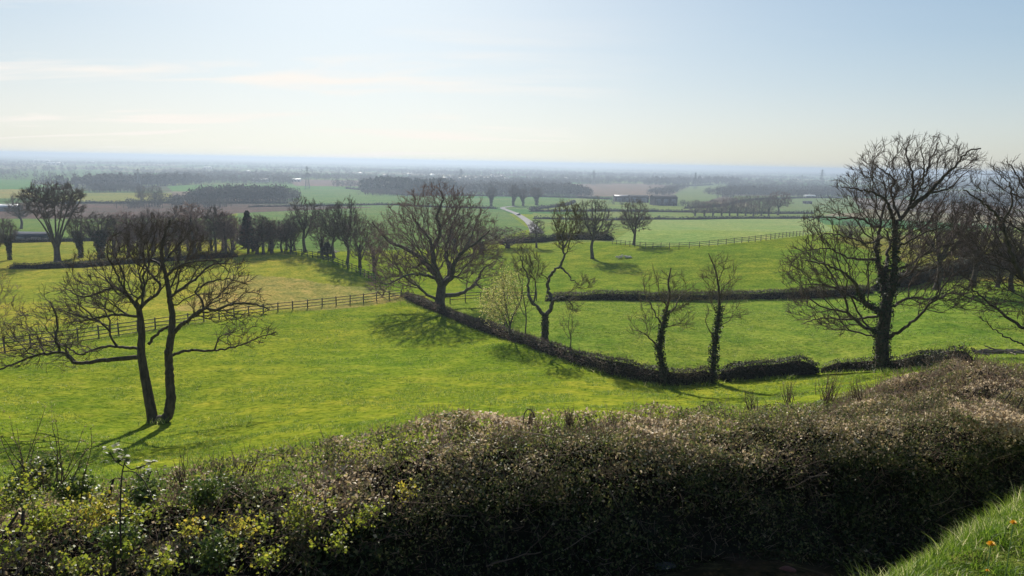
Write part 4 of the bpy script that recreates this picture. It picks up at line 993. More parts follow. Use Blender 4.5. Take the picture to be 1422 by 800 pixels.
# ---------------------------------------------------------------- buildings, pylons, car
WHITE = simple('white_render', (0.6, 0.6, 0.58), .7, .05, 1); SLATE = simple('slate_roof', (0.12, 0.12, 0.13), .5, .2, 1); BRICK = simple('brick_wall', (0.26, 0.14, 0.1), .9, .2, 1)
DARKW = simple('dark_cladding', (0.03, 0.030, 0.034), 1.0, .2, .5); METR = simple('pale_metal_roof', (0.5, 0.52, 0.54), .5, .05, .5, .0); GLASS = simple('window_glass', (0.03, 0.035, 0.04), .15, .1, 1)
BLUE = simple('blue_grey_sheeting', (0.05, 0.06, 0.08), .95, .2, .6); STEEL = simple('galvanised_steel', (0.16, 0.17, 0.18), .5, .15, 1)
for mm in (SLATE, DARKW, BLUE, METR, WHITE): mm.node_tree.nodes['Principled BSDF'].inputs['Specular IOR Level'].default_value = 0.1
def building(name, u, v, w_, d_, h_, roof, label, wm, rm, cat, group, rz=None, windows=0, doors=0):
    b = G(u, v); o = root(name, b, label, cat, group); o.rotation_euler = (0, 0, random.uniform(-.4, .4) if rz is None else rz)
    m = MB(); x, y = w_ / 2, d_ / 2
    V = [(-x, -y, -1), (x, -y, -1), (x, y, -1), (-x, y, -1), (-x, -y, h_), (x, -y, h_), (x, y, h_), (-x, y, h_), (-x, 0, h_ + roof), (x, 0, h_ + roof)]
    m.add(V, [[0, 1, 5, 4], [2, 3, 7, 6]]); m.add(V, [[1, 2, 6, 9, 5], [3, 0, 4, 8, 7]]); m.build('wall', wm, o)
    m = MB(); e = .4; t = .25
    k = roof / y
    for s in (-1, 1):
        yo, zo = s * (y + e), h_ - e * k
        V = [(-x - e, yo, zo), (x + e, yo, zo), (x + e, 0, h_ + roof), (-x - e, 0, h_ + roof)]; V = [(a_, b_, c_ + .03) for a_, b_, c_ in V] + [(a_, b_, c_ + t) for a_, b_, c_ in V]
        m.add(V, [[0, 1, 2, 3], [7, 6, 5, 4], [0, 4, 5, 1], [1, 5, 6, 2], [3, 2, 6, 7], [0, 3, 7, 4]])
    ro = m.build('roof', rm, o)
    if windows:
        cm_ = MB(); cm_.box((x * .6, 0, h_ + roof + .4), (.8, .8, 1.6)); cm_.build('chimney', BRICK, ro)
        for i in range(windows):
            for zf in ((.28, .75) if h_ > 4 else (.5,)):
                wn = MB(); wn.box((-x + w_ * (i + .5) / windows, -y - .02, h_ * zf), (1.1, .08, 1.2)); wn.build('window', GLASS, o)
    for i in range(doors):
        wn = MB(); wn.box((-x + w_ * (i + .5) / doors, -y - .03, h_ * .42), (w_ / doors * .6, .1, h_ * .84)); wn.build('door', STEEL, o)
    return o
building('barn', 921, 285, 26, 16, 8.5, 2.5, 'largest dark barn on the plain right of the paddock trees', DARKW, DARKW, 'barn', 'farm barns', .15, doors=3)
building('barn', 886, 281, 22, 14, 6.5, 2.0, 'middle dark barn half behind the two-stemmed tree', DARKW, DARKW, 'barn', 'farm barns', .1, doors=2)
building('barn', 864, 280, 20, 14, 6, 2.0, 'leftmost dark barn beside the paddock trees', DARKW, SLATE, 'barn', 'farm barns', .05, doors=2)
building('shed', 46, 334, 9.5, 5, 1.7, .8, 'long blue-grey shed behind the stumpy ivied tree', BLUE, BLUE, 'shed', None, .05, doors=2)
building('shed', 6, 293, 20, 8, 3, 1.5, 'pale roofed shed at the far left edge', STEEL, METR, 'shed', None, .05, doors=2)
building('shed', 1124, 275, 16, 8, 3.5, 1.2, 'small white shed before the low wood on the right', WHITE, METR, 'shed', None, 0, doors=2)
building('shed', 1121, 283, 10, 6, 2.4, .8, 'small dark field shelter in the far right green field', DARKW, DARKW, 'shed', None, 0, doors=1)
for u, v, w_, lb in [(60, 226, 90, 'wide white warehouse farthest left near the horizon'), (212, 250, 30, 'white roofed shed in the woods at upper left'), (266, 252, 18, 'small pale shed right of the upper left pylon'),
                     (362, 253, 28, 'pale pinkish shed beyond the long wood'), (411, 252, 20, 'small white shed left of the second pylon'), (77, 229, 60, 'dull grey warehouse beside the white one'),
                     (125, 226, 40, 'small far white roof right of the warehouse'), (289, 234, 30, 'bright speck of a roof above the left woods')]:
    building('warehouse', u, v, w_, w_ * .4, w_ * .12 + 2, w_ * .03 + .5, lb, WHITE, METR, 'warehouse', None, 0, doors=3)
g = np.random.default_rng(5)
hs = [(640, 251), (648, 249), (655, 252), (662, 250), (668, 247), (676, 250), (684, 246), (690, 248), (697, 247), (704, 251), (712, 253), (626, 248), (618, 250), (786, 250), (800, 248), (878, 252), (757, 247), (568, 244), (535, 246), (500, 243), (975, 248), (1022, 242), (330, 243), (345, 240), (850, 246), (915, 247), (600, 245), (735, 249)]
hs.sort(); ords = {}
ORD = ['first', 'second', 'third', 'fourth', 'fifth', 'sixth', 'seventh', 'eighth', 'ninth', 'tenth', 'eleventh', 'twelfth', 'thirteenth', 'fourteenth', 'fifteenth', 'sixteenth']
for i, (u, v) in enumerate(hs):
    kk = ('pale' if i % 3 else 'brick', 600 <= u <= 740); ords[kk] = ords.get(kk, -1) + 1; od = ORD[ords[kk]] + ' from the left, '
    near = u >= 600 and u <= 740
    building('white_house' if i % 3 else 'brick_house', u, v, g.uniform(10, 15), 8, 5, 2.4, ('pale far village house, ' + od + 'right of the pine wood' if near else 'lone pale house, ' + od + 'scattered among the far trees') if i % 3 else ('brick far village house, ' + od + 'right of the pine wood' if near else 'lone brick house, ' + od + 'scattered among the far trees'),
             WHITE if i % 3 else BRICK, METR if i % 4 == 1 else SLATE, 'house', ('pale' if i % 3 else 'brick') + (' village houses' if near else ' scattered houses'), windows=3)
def pylon_parts(h=34.):
    m = MB(); lv = np.linspace(0, 1, 9); hw = lambda t: 3.2 * (1 - t) ** 1.3 + .45
    cor = lambda t: [np.array([sx * hw(t), sy * hw(t), t * h]) for sx, sy in ((-1, -1), (1, -1), (1, 1), (-1, 1))]
    for a_, b_ in zip(lv[:-1], lv[1:]):
        A, B = cor(a_), cor(b_)
        for k in range(4):
            m.bar(A[k], B[k], .24, n=4); m.bar(A[k], B[(k + 1) % 4], .11, n=4); m.bar(A[(k + 1) % 4], B[k], .11, n=4); m.bar(B[k], B[(k + 1) % 4], .11, n=4)
    arms = []
    for t, L in ((.66, 5.2), (.79, 6.6), (.92, 4.6)):
        a = MB()
        for s in (-1, 1):
            for yy in (-.5, .5):
                a.bar((s * .4, yy, t * h + .9), (s * L, 0, t * h), .2, n=4); a.bar((s * .4, yy, t * h - .3), (s * L, 0, t * h), .2, n=4)
            a.bar((s * L, 0, t * h), (s * L, 0, t * h - 1.9), .12, n=4)
        arms.append(a)
    return m, arms
pyl = None
for u, v, hp, lb in [(193, 262, 27, 'tallest lattice pylon, over the woods at far left'), (427, 262, 30, 'lattice pylon above the green field left of the pine wood'), (640, 259, 24, 'lattice pylon just right of the pine wood'),
                     (824, 257, 20, 'lattice pylon over the trees right of centre'), (965, 262, 22, 'lattice pylon over the skyline wood'), (1140, 260, 24, 'lattice pylon standing just left of the tall ivied tree'),
                     (86, 240, 14, 'small far pylon near the left horizon'), (1113, 258, 15, 'small far pylon left of the rightmost one')]:
    b = G(u, v); o = root('pylon', b, lb, 'pylon', 'electricity pylons')
    if pyl is None:
        m, arms = pylon_parts(); pyl = [m.build('lattice_tower', STEEL, o).data] + [a.build('cross_arm', STEEL, o).data for a in arms]
    else:
        for i, me in enumerate(pyl): link('lattice_tower' if i == 0 else 'cross_arm', me, o)
    s = hp * b[1] / FPX / 34.; o.scale = (s, s, s); o.rotation_euler = (0, 0, random.uniform(.2, 1.0))
# car on the lane
b = G(720, 300); b[2] += .38; o = root('car', b, 'dark car driving on the pale lane', 'car'); o.rotation_euler = (0, 0, R(110)); PAINT = simple('dark_car_paint', (0.03, 0.035, 0.05), .25, .1, 1); TYRE = simple('tyre_rubber', (0.02, 0.02, 0.02), .9, .1, 2)
def loft(secs, name, mat, par):
    m = MB()
    for (x0, w0, z0, h0), (x1, w1, z1, h1_) in zip(secs[:-1], secs[1:]):
        V = [(x0, -w0, z0), (x0, w0, z0), (x0, w0 * .92, h0), (x0, -w0 * .92, h0), (x1, -w1, z1), (x1, w1, z1), (x1, w1 * .92, h1_), (x1, -w1 * .92, h1_)]
        m.add(V, [[0, 4, 5, 1], [1, 5, 6, 2], [2, 6, 7, 3], [3, 7, 4, 0]])
    x0, w0, z0, h0 = secs[0]; m.add([(x0, -w0, z0), (x0, w0, z0), (x0, w0 * .92, h0), (x0, -w0 * .92, h0)], [[0, 1, 2, 3]])
    x0, w0, z0, h0 = secs[-1]; m.add([(x0, -w0, z0), (x0, w0, z0), (x0, w0 * .92, h0), (x0, -w0 * .92, h0)], [[3, 2, 1, 0]])
    return m.build(name, mat, par)
loft([(-2.15, .8, .35, .75), (-1.95, .88, .25, .9), (-.9, .9, .22, .95), (.8, .9, .22, .95), (1.7, .86, .25, .82), (2.15, .75, .35, .6)], 'body', PAINT, o)
loft([(-1.7, .78, .93, .96), (-1.1, .76, .93, 1.45), (.3, .76, .93, 1.47), (1.05, .78, .93, .96)], 'cabin_glass', GLASS, o)
loft([(-1.05, .7, 1.44, 1.49), (.25, .7, 1.46, 1.51)], 'roof_panel', PAINT, o)
for x in (-1.35, 1.35):
    for y in (-.82, .82):
        m = MB(); m.bar((x, y - .1, .32), (x, y + .1, .32), .32, n=14); m.build('wheel', TYRE, o)
for y in (-.6, .6): m = MB(); m.box((2.12, y, .6), (.08, .28, .12)); m.build('headlight', WHITE, o)

# log heaps
LOGM = simple('pale_cut_wood', (0.6, 0.55, 0.46), .8, .25, 3)
def heap(u, v, wpx, n, rad, ln, label, mat, name, cat):
    b = G(u, v); o = root(name, b, label, cat); W = wpx * b[1] / FPX; g = np.random.default_rng(int(u))
    for i in range(n):
        m = MB(); x = g.uniform(-.5, .5) * W; z = rad + abs(g.normal()) * rad * 2.2 * (1 - abs(x) / W * 1.6); y = g.uniform(-.6, .6); th = g.normal() * .45; p = np.array([x, y, max(rad, z)])
        d = np.array([math.cos(th), math.sin(th), g.normal() * .12]) * ln * g.uniform(.5, 1); mid = p + d * .1 + np.array([0, 0, g.normal() * rad]); m.bar(p - d / 2, mid, rad * g.uniform(.6, 1), rad * .9, 7); m.bar(mid, p + d / 2, rad * .8, rad * .4, 7); m.build('log' if rad > .1 else 'branch', mat, o)
heap(866, 359, 20, 26, .12, .9, 'heap of pale cut logs beside the paddock tree', LOGM, 'log_pile', 'log pile')
heap(1400, 492, 70, 46, .06, 2.0, 'heap of grey cut branches at the right edge of the pasture', simple('grey_brushwood', (0.17, 0.14, 0.11), .9, .3, 3), 'brushwood_pile', 'brushwood')

# ---------------------------------------------------------------- near hedge
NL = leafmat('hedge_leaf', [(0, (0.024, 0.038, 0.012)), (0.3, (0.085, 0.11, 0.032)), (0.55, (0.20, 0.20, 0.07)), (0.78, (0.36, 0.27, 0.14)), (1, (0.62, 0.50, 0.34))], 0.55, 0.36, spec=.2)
CORE.node_tree.nodes['Principled BSDF'].inputs['Specular IOR Level'].default_value = 0.0
NT = leafmat('hedge_twig', [(0, (0.05, 0.034, 0.024)), (0.5, (0.18, 0.115, 0.075)), (1, (0.38, 0.28, 0.2))], 0.8, 0, spec=.2)
YL = leafmat('golden_leaf', [(0, (0.12, 0.17, 0.02)), (0.5, (0.24, 0.28, 0.03)), (1, (0.46, 0.35, 0.05))], 0.5, 0.6)
GLf = leafmat('bramble_leaf', [(0, (0.035, 0.07, 0.012)), (0.5, (0.12, 0.17, 0.028)), (1, (0.32, 0.33, 0.06))], 0.5, 0.4)
g = np.random.default_rng(99)
# line of the hedge (front foot), running from near left to farther right
HA = np.array([-9.5, 3.4]); HB = np.array([16.0, 14.2]); HL = np.linalg.norm(HB - HA); HT = (HB - HA) / HL; HN = np.array([-HT[1], HT[0]])
def htop(s):
    u_ = s / HL; x = HA[0] + HT[0] * s
    return np.interp(x, [-9.5, -5, -3.6, -2.4, -1.2, 0, 1.5, 3, 5, 7.5, 10, 16], [-3.3, -3.4, -3.42, -3.42, -3.32, -3.30, -3.38, -3.48, -3.6, -3.9, -4.1, -4.5])
def hsurf(s, q, inset, W=1.75):
    p = HA + HT * s[:, None]; zt = htop(s); gz = H(p[:, 0], p[:, 1])
    hh = zt - gz; nn = fbm(np.stack([s * .9, q * 5, 0 * s], 1), 61, 4) - .5; ww = W * (1 + .25 * (fbm(np.stack([s * .5, 0 * s], 1), 62, 2) - .5)); per = 2 * hh + ww; pq = q * per
    side = np.where(pq < hh, 0, np.where(pq < hh + ww, 1, 2)); off = np.where(side == 0, 0, np.where(side == 2, 1, (pq - hh) / ww)); z = np.where(side == 0, pq, np.where(side == 2, per - pq, hh)) / hh
    rnd = np.abs(off * 2 - 1) ** 9
    bulge = np.where(side == 0, -nn * .38, np.where(side == 2, nn * .3, 0)) + np.where(side == 0, .18 * z ** 5 , 0) - np.where(side == 2, .18 * z ** 5, 0)
    y_ = off * ww + bulge - .02 - np.where(side == 0, .15 * (1 - z) + .9 * (1 - z) ** 3, 0)
    Z = gz + hh * z - .16 * rnd * (z > .8) * z + np.where(side == 1, nn * .62, 0)
    xy = p + HN * (y_ + np.where(side == 0, inset, np.where(side == 2, -inset, 0)))[:, None]
    Z = Z - np.where(side == 1, inset, 0) - inset * .2
    N2 = HN[None] * np.where(side == 0, -1, np.where(side == 2, 1, 0))[:, None]
    return np.concatenate([xy, Z[:, None]], 1), norm(np.concatenate([N2, np.where(side == 1, 1, .2)[:, None]], 1)), side, z
hb = np.array([*(HA + HT * HL * .5), -4.95])
hroot = root('field_hedge', hb, 'wide clipped foreground hedge of glossy and withered leaves running across the whole view', 'hedge')
# woody inner mass
ns = 150; ss = np.linspace(0, HL, ns); qq = np.linspace(0.012, .98, 22); S, Q = np.meshgrid(ss, qq, indexing='ij')
V, _, _, _ = hsurf(S.ravel(), Q.ravel(), np.full(S.size, .38)); V += rdir(len(V), g) * .06
F_ = np.array([[i * 22 + j, i * 22 + j + 1, (i + 1) * 22 + j + 1, (i + 1) * 22 + j] for i in range(ns - 1) for j in range(21)])
link('woody_core', mesh('woody_core', V - hb, [F_], CORE), hroot)
n = 330000
s = g.uniform(.02, .98, n) * HL; q = g.beta(1.0, 1.15, n); 
c, N3, side, zf = hsurf(s, q, g.exponential(.10, n) - .05)
thin = (side == 0) & (zf < .10) & (fbm(np.stack([s * 1.1, 0 * s], 1), 63, 2) > .56)
leftthin = (c[:, 0] < -2.4 + .5 * (vnoise(c * 2, 3))) & (g.uniform(0, 1, n) < .62)
cleft = fbm(np.stack([s * 2.4, q * 11, 0 * s], 1), 66, 3); thin |= (cleft < .43) & (g.uniform(0, 1, n) < .72)
keep = ~thin & ~leftthin; s, c, N3, side, zf = s[keep], c[keep], N3[keep], side[keep], zf[keep]; n = len(s)
c = c + rdir(n, g) * .02
pt = fbm(c * 1.1, 64, 3); pt2 = fbm(c * 3.5, 65, 3)
dist = np.hypot(c[:, 0], c[:, 1])
sz = g.uniform(.018, .058, n) * (.75 + 1.5 * np.clip(pt - .35, 0, .4)) * np.where(side == 1, 1.05, 1)
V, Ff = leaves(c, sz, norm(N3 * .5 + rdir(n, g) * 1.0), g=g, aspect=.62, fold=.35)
tn = np.clip(.14 + .62 * g.uniform(0, 1, n) ** 1.7 + (pt2 - .5) * 1.0 + np.where(side == 1, .27 + (pt - .5) * 1.5, -.16), 0, 1)  # patchy leaf tone, with sunlight on the crest and shade on the sides painted in
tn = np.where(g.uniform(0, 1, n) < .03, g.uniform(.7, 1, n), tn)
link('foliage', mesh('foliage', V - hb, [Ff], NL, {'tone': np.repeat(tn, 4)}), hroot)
# twigs
n = 22000; s = g.uniform(.02, .98, n) * HL; q = g.beta(1.1, 1.3, n); c, N3, side, zf = hsurf(s, q, g.exponential(.07, n) - .02)
d = norm(N3 * .5 + rdir(n, g) * .9 + np.array([0, 0, .25])); L = g.uniform(.06, .26, n)[:, None]; mid = c + d * L * .5; e_ = mid + norm(d + rdir(n, g) * .5) * L * .5; rd_ = g.uniform(.0018, .0042, n)
V1, F1 = seg_tubes(c, mid, rd_, rd_ * .8, 3); V2, F2 = seg_tubes(mid, e_, rd_ * .8, rd_ * .5, 3)
tw_t = np.repeat(np.clip(g.uniform(0, 1, n) * .8 + .1, 0, 1), 6)
link('twigs', mesh('twigs', np.concatenate([V1, V2]) - hb, [np.concatenate([F1, F2 + len(V1)])], NT, {'tone': np.concatenate([tw_t, tw_t])}), hroot)
# short upright shoots all along the crest
n = 5200; s = g.uniform(.02, .98, n) * HL; q = g.uniform(.36, .68, n); c, N3, side, zf = hsurf(s, q, np.full(n, .03)); dn = fbm(c * 1.3, 91, 3); k = dn > .50; c = c[k]; n = len(c)
d = norm(rdir(n, g) * .45 + np.array([.1, 0, 1.])); L = g.uniform(.05, .24, n)[:, None] * (.6 + g.uniform(0, 1, (n, 1)) ** 3); mid = c + d * L * .5; e_ = mid + norm(d + rdir(n, g) * .35) * L * .5; rd_ = g.uniform(.002, .0045, n)
V1, F1 = seg_tubes(c, mid, rd_, rd_ * .8, 4); V2, F2 = seg_tubes(mid, e_, rd_ * .8, rd_ * .4, 4); tw_t = np.repeat(np.clip(g.uniform(0, .7, n), 0, 1), 8)
link('shoots', mesh('shoots', np.concatenate([V1, V2]) - hb, [np.concatenate([F1, F2 + len(V1)])], NT, {'tone': np.concatenate([tw_t, tw_t])}), hroot)
# stems at the foot and long laid branches inside the face
n = 260; s = g.uniform(.02, .98, n) * HL; p = HA + HT * s[:, None] + HN * g.uniform(.1, 1.6, n)[:, None]; gz = H(p[:, 0], p[:, 1]); P0 = np.concatenate([p, gz[:, None] - .1], 1)
P1 = P0 + np.concatenate([g.normal(size=(n, 2)) * .12, g.uniform(.4, .6, (n, 1))], 1); P2 = P1 + np.concatenate([g.normal(size=(n, 2)) * .3, g.uniform(.4, .75, (n, 1))], 1); ra = g.uniform(.012, .035, n)
V1, F1 = seg_tubes(P0, P1, ra * 1.2, ra, 6); V2, F2 = seg_tubes(P1, P2, ra, ra * .5, 6)
link('stems', mesh('stems', np.concatenate([V1, V2]) - hb, [np.concatenate([F1, F2 + len(V1)])], BARK, smooth=True), hroot)
n = 150; s = g.uniform(.05, .95, n) * HL; c, N3, side, zf = hsurf(s, g.uniform(.1, .5, n), g.uniform(-.03, .05, n)); d = norm(np.concatenate([HT[None] * np.sign(g.normal(size=(n, 1))), g.uniform(-.2, .7, (n, 1))], 1) + rdir(n, g) * .35)
pp = c; Vs, Fs_, tot = [], [], 0; rr_ = g.uniform(.004, .009, n)
for k in range(5):
    nx = pp + d * g.uniform(.07, .16, (n, 1)); v, f = seg_tubes(pp, nx, rr_, rr_ * .85, 5); Vs.append(v); Fs_.append(f + tot); tot += len(v); rr_ = rr_ * .85; d = norm(d + rdir(n, g) * .3); pp = nx
VV = np.concatenate(Vs); link('laid_branches', mesh('laid_branches', VV - hb, [np.concatenate(Fs_)], NT, {'tone': np.tile(np.repeat(g.uniform(.3, .9, n), 10), 5)}), hroot)

# --- shoots and small bushes growing through and on the hedge
def sprig(name, u, v, depth, n, L, lean, label, cat='shoots', spread=.35, r=.006, mat=NT, leaf=None, tone=(.1, .5), group=None, seed=0, buds=0, up=1.0):
    g = np.random.default_rng(seed + int(u)); b = P(u, v, depth); o = root(name, b, label, cat, group)
    d = norm(np.array([lean, 0, up]) + rdir(n, g) * spread); p = g.normal(size=(n, 3)) * np.array([.08, .08, .02]) * (L * 1.5); Ls = L * g.uniform(.5, 1.1, n); rr_ = np.full(n, r); Vs, Fs_, tot = [], [], 0; nodes = []
    for k in range(6):
        nx = p + d * (Ls / 6)[:, None]; v_, f_ = seg_tubes(p, nx, rr_, rr_ * .82, 5); Vs.append(v_); Fs_.append(f_ + tot); tot += len(v_); rr_ = rr_ * .82; d = norm(d + rdir(n, g) * .16 + np.array([0, 0, .05])); nodes.append(nx); p = nx
        if k > 0:
            m = g.uniform(0, 1, n) < .75; sd_ = norm(d[m] + rdir(m.sum(), g) * .9); e2 = p[m] + sd_ * (Ls[m] / 6 * g.uniform(.5, 1.6, m.sum()))[:, None]; v_, f_ = seg_tubes(p[m], e2, rr_[m] * .7, rr_[m] * .4, 4); Vs.append(v_); Fs_.append(f_ + tot); tot += len(v_); nodes.append(e2)
    V = np.concatenate(Vs); link('stems', mesh('stems', V, [np.concatenate(Fs_)], mat, {'tone': np.repeat(g.uniform(*tone, (len(V) + 9) // 10), 10)[:len(V)]}), o)
    nd = np.concatenate(nodes)
    if leaf:
        lm, per, sz, sc, tr = leaf; nd2 = nd[nd[:, 2] > L * .1] if per > 0 else nd; ix = np.repeat(np.arange(len(nd2)), abs(per)); c = nd2[ix] + g.normal(size=(len(ix), 3)) * sc
        V, Ff = leaves(c, g.uniform(.6, 1.4, len(ix)) * sz, norm(rdir(len(ix), g) + np.array([0, -.2, .7])), g=g, aspect=.75, fold=.3); link('leaves', mesh('leaves', V, [Ff], lm, {'tone': np.repeat(g.uniform(*tr, len(ix)), 4)}), o)
    return o
SG_ = 'leafless shoots standing out of the hedge top'
sprig('hedge_shoots', 34, 665, 6.2, 6, .62, -.05, 'tall thin bare shoots standing out of the hedge at the left edge', group=SG_, leaf=(NL, 2, .015, .008, (.4, .9)))
sprig('hedge_shoots', 84, 668, 6.2, 7, .60, .28, 'bare shoots with buds leaning right, second clump from the left', group=SG_, leaf=(NL, 3, .016, .009, (.3, .9)))
sprig('hedge_shoots', 62, 680, 6.2, 10, .32, .05, 'low dense dark shoots between the two leftmost tall clumps', group=SG_, leaf=(NL, 4, .02, .012, (.1, .6)))
for u, v, dp, n_, L_, ln, lb in [(735, 592, 8.9, 12, .24, .05, 'short dark shoots on the hedge top left of centre'), (792, 592, 9.0, 14, .26, -.1, 'dark tuft of shoots on the hedge top right of centre'), (848, 592, 9.2, 10, .24, .1, 'small dark tuft of shoots where the hedge meets the pasture'),
                            (1045, 568, 9.8, 12, .30, -.3, 'reddish shoots leaning left on the hedge top'), (1095, 560, 10.2, 14, .34, -.2, 'dense reddish shoots left of the tallest tuft'), (1150, 556, 10.6, 26, .46, .1, 'tallest dense tuft of reddish shoots on the right hedge top'),
                            (1190, 554, 10.8, 16, .34, -.35, 'reddish shoots leaning left, right of the tallest tuft'), (300, 668, 7.4, 8, .34, .4, 'crooked bare twigs at the left end of the dense hedge'), (345, 655, 7.6, 10, .26, .5, 'short twigs bending right where the dense hedge begins'),
                            (255, 672, 6.8, 10, .30, -.3, 'bare twigs right of the stake'), (640, 600, 8.6, 8, .16, 0, 'tiny shoots on the left shoulder of the hedge top')]:
    sprig('hedge_shoots', u, v, dp, n_, L_, ln, lb, group=SG_, r=.006, spread=.3, tone=(.0, .55), leaf=(NL, 1, .016, .01, (.3, .8)))
# arching bramble stem
m = MB(); pts = [P(*q) for q in [(727, 588, 8.9), (728, 576, 8.9), (732, 569, 8.9), (737, 569, 8.85), (741, 575, 8.8), (743, 580, 8.8)]]; b0 = pts[0]; q = catmull([p - b0 for p in pts], .03)
for a_, b_ in zip(q[:-1], q[1:]): m.bar(a_, b_, .007, n=5)
o = m.build('bramble_arch', BARK, None); o.location = tuple(b0); tag(o, 'dark arching bramble stem looping above the hedge top', 'bramble')
# golden-leaved bushes at the left
ORD18 = ['first', 'second', 'third', 'fourth', 'fifth', 'sixth', 'seventh', 'eighth', 'ninth', 'tenth', 'eleventh', 'twelfth', 'thirteenth', 'fourteenth', 'fifteenth', 'sixteenth', 'seventeenth', 'eighteenth']
GB = 'golden-leaved currant bushes in the left hedge'
for i, (u, v, dp, n_, L_, lb) in enumerate([(60, 742, 5.3, 15, .34, 'golden-leaved bush low at the left edge, largest of its kind'), (140, 728, 5.4, 12, .26, 'golden-leaved bush just left of the stake'), (20, 705, 5.6, 12, .28, 'green-gold bush in the corner of the left edge'),
                                        (112, 796, 4.9, 8, .18, 'small golden sprig low below the leftmost bushes'), (255, 745, 5.8, 6, .22, 'orange-yellow sprig right of the stake'), (335, 742, 6.0, 8, .24, 'yellow sprig left of the bright green bush'),
                                        (430, 735, 6.4, 16, .36, 'bright yellow-green bush in the middle of the hedge face'), (510, 728, 6.6, 9, .22, 'small yellow-green sprig right of the bright bush'), (470, 765, 6.1, 7, .2, 'dull gold sprig under the bright bush'),
                                        (560, 690, 7.3, 5, .16, 'pale gold sprig on the hedge shoulder'), (365, 790, 5.7, 7, .18, 'yellow sprig at the bottom below the bright bush'), (240, 790, 5.3, 6, .18, 'yellow-green sprig at the bottom right of the stake'), (10, 785, 4.9, 8, .24, 'yellow sprig at the bottom left corner')]):
    sprig('golden_bush', u, v, dp - .25, n_, L_, g.normal() * .2, lb, 'bush', spread=.9, r=.005, group=GB, tone=(.2, .7), leaf=(YL, 3, .030, .040, (.1, .75) if i not in (1, 4, 5, 9) else (.45, 1)), seed=i)
qs = [(g.uniform(5, 330), g.uniform(690, 798)) for _ in range(13)] + [(g.uniform(360, 500), g.uniform(700, 790)) for _ in range(5)]
for i, (u, v) in enumerate(sorted(qs)):
    sprig('golden_sprig', u, v, float(np.interp(u, [0, 300, 600], [5.0, 5.75, 6.9])) + (720 - v) * .006, int(g.integers(2, 4)), g.uniform(.10, .17), g.normal() * .3, 'tiny golden-green sprig in the left hedge face, ' + ORD18[i] + ' of eighteen counted from the left', 'sprig', spread=.8, r=.004,
          group='tiny golden sprigs in the left hedge face', tone=(.2, .7), leaf=(YL, 2, .030, .03, (0, .8)), seed=200 + i)
GU = 'green undergrowth bushes in the left hedge'
for i, (u, v, dp, n_, L_, lb) in enumerate([(30, 700, 6.3, 16, .34, 'dull green undergrowth behind the leftmost golden bushes'), (110, 695, 6.4, 16, .3, 'dull green undergrowth left of the stake'), (200, 700, 6.5, 16, .3, 'dull green undergrowth right of the stake'),
                                        (280, 702, 6.7, 16, .3, 'dull green undergrowth in the dip of the hedge'), (330, 700, 7.1, 14, .26, 'dull green undergrowth at the start of the dense hedge'), (170, 765, 5.7, 16, .3, 'olive undergrowth at the foot of the stake'), (300, 785, 5.8, 14, .28, 'olive undergrowth low in the dip of the hedge'), (60, 665, 6.5, 12, .2, 'sparse green undergrowth against the pasture at left')]):
    sprig('undergrowth_bush', u, v, dp, n_, L_, 0, lb, 'bush', spread=.7, r=.005, group=GU, tone=(.2, .8), leaf=(GLf, 6, .036, .04, (0, .75)), seed=40 + i)
# leaf-topped stake
b0 = P(168, 765, 5.1); o = root('sapling', b0, 'dark upright stem with pale glossy leaves at its top, in the left of the hedge', 'sapling')
m = MB(); pts = [P(*q) - b0 for q in [(168, 768, 5.1), (167, 720, 5.1), (168, 680, 5.1), (170, 655, 5.1), (174, 640, 5.1)]]; q = catmull(pts, .03)
for k, (a_, b_) in enumerate(zip(q[:-1], q[1:])): m.bar(a_, b_, .0085 * (1 - .5 * k / len(q)), .0085 * (1 - .5 * (k + 1) / len(q)), n=7)
for pts in ([(170, 655), (185, 655), (200, 668), (215, 700)], [(169, 665), (160, 664), (152, 670)], [(173, 645), (182, 652), (196, 648), (212, 642)], [(172, 648), (160, 640), (152, 628)]):
    q = catmull([P(u_, v_, 5.1) - b0 for u_, v_ in pts], .03)
    for a_, b_ in zip(q[:-1], q[1:]): m.bar(a_, b_, .004, n=5)
m.build('stem', BARK, o)
cs = np.array([P(u_, v_, 5.1) - b0 for u_, v_ in [(163, 618), (147, 625), (157, 627), (170, 632), (176, 634), (146, 642), (178, 640), (205, 641), (215, 640), (208, 652), (202, 655), (195, 648), (168, 638), (160, 640), (165, 626)]])
cs = np.repeat(cs, 3, 0) + g.normal(size=(45, 3)) * .012
V, Ff = leaves(cs, g.uniform(.04, .075, 45), norm(np.array([0, .1, 1]) + rdir(45, g) * .35), g=g, aspect=.6); link('leaves', mesh('leaves', V, [Ff], NL, {'tone': np.repeat(g.uniform(.15, .5, 45), 4)}), o)

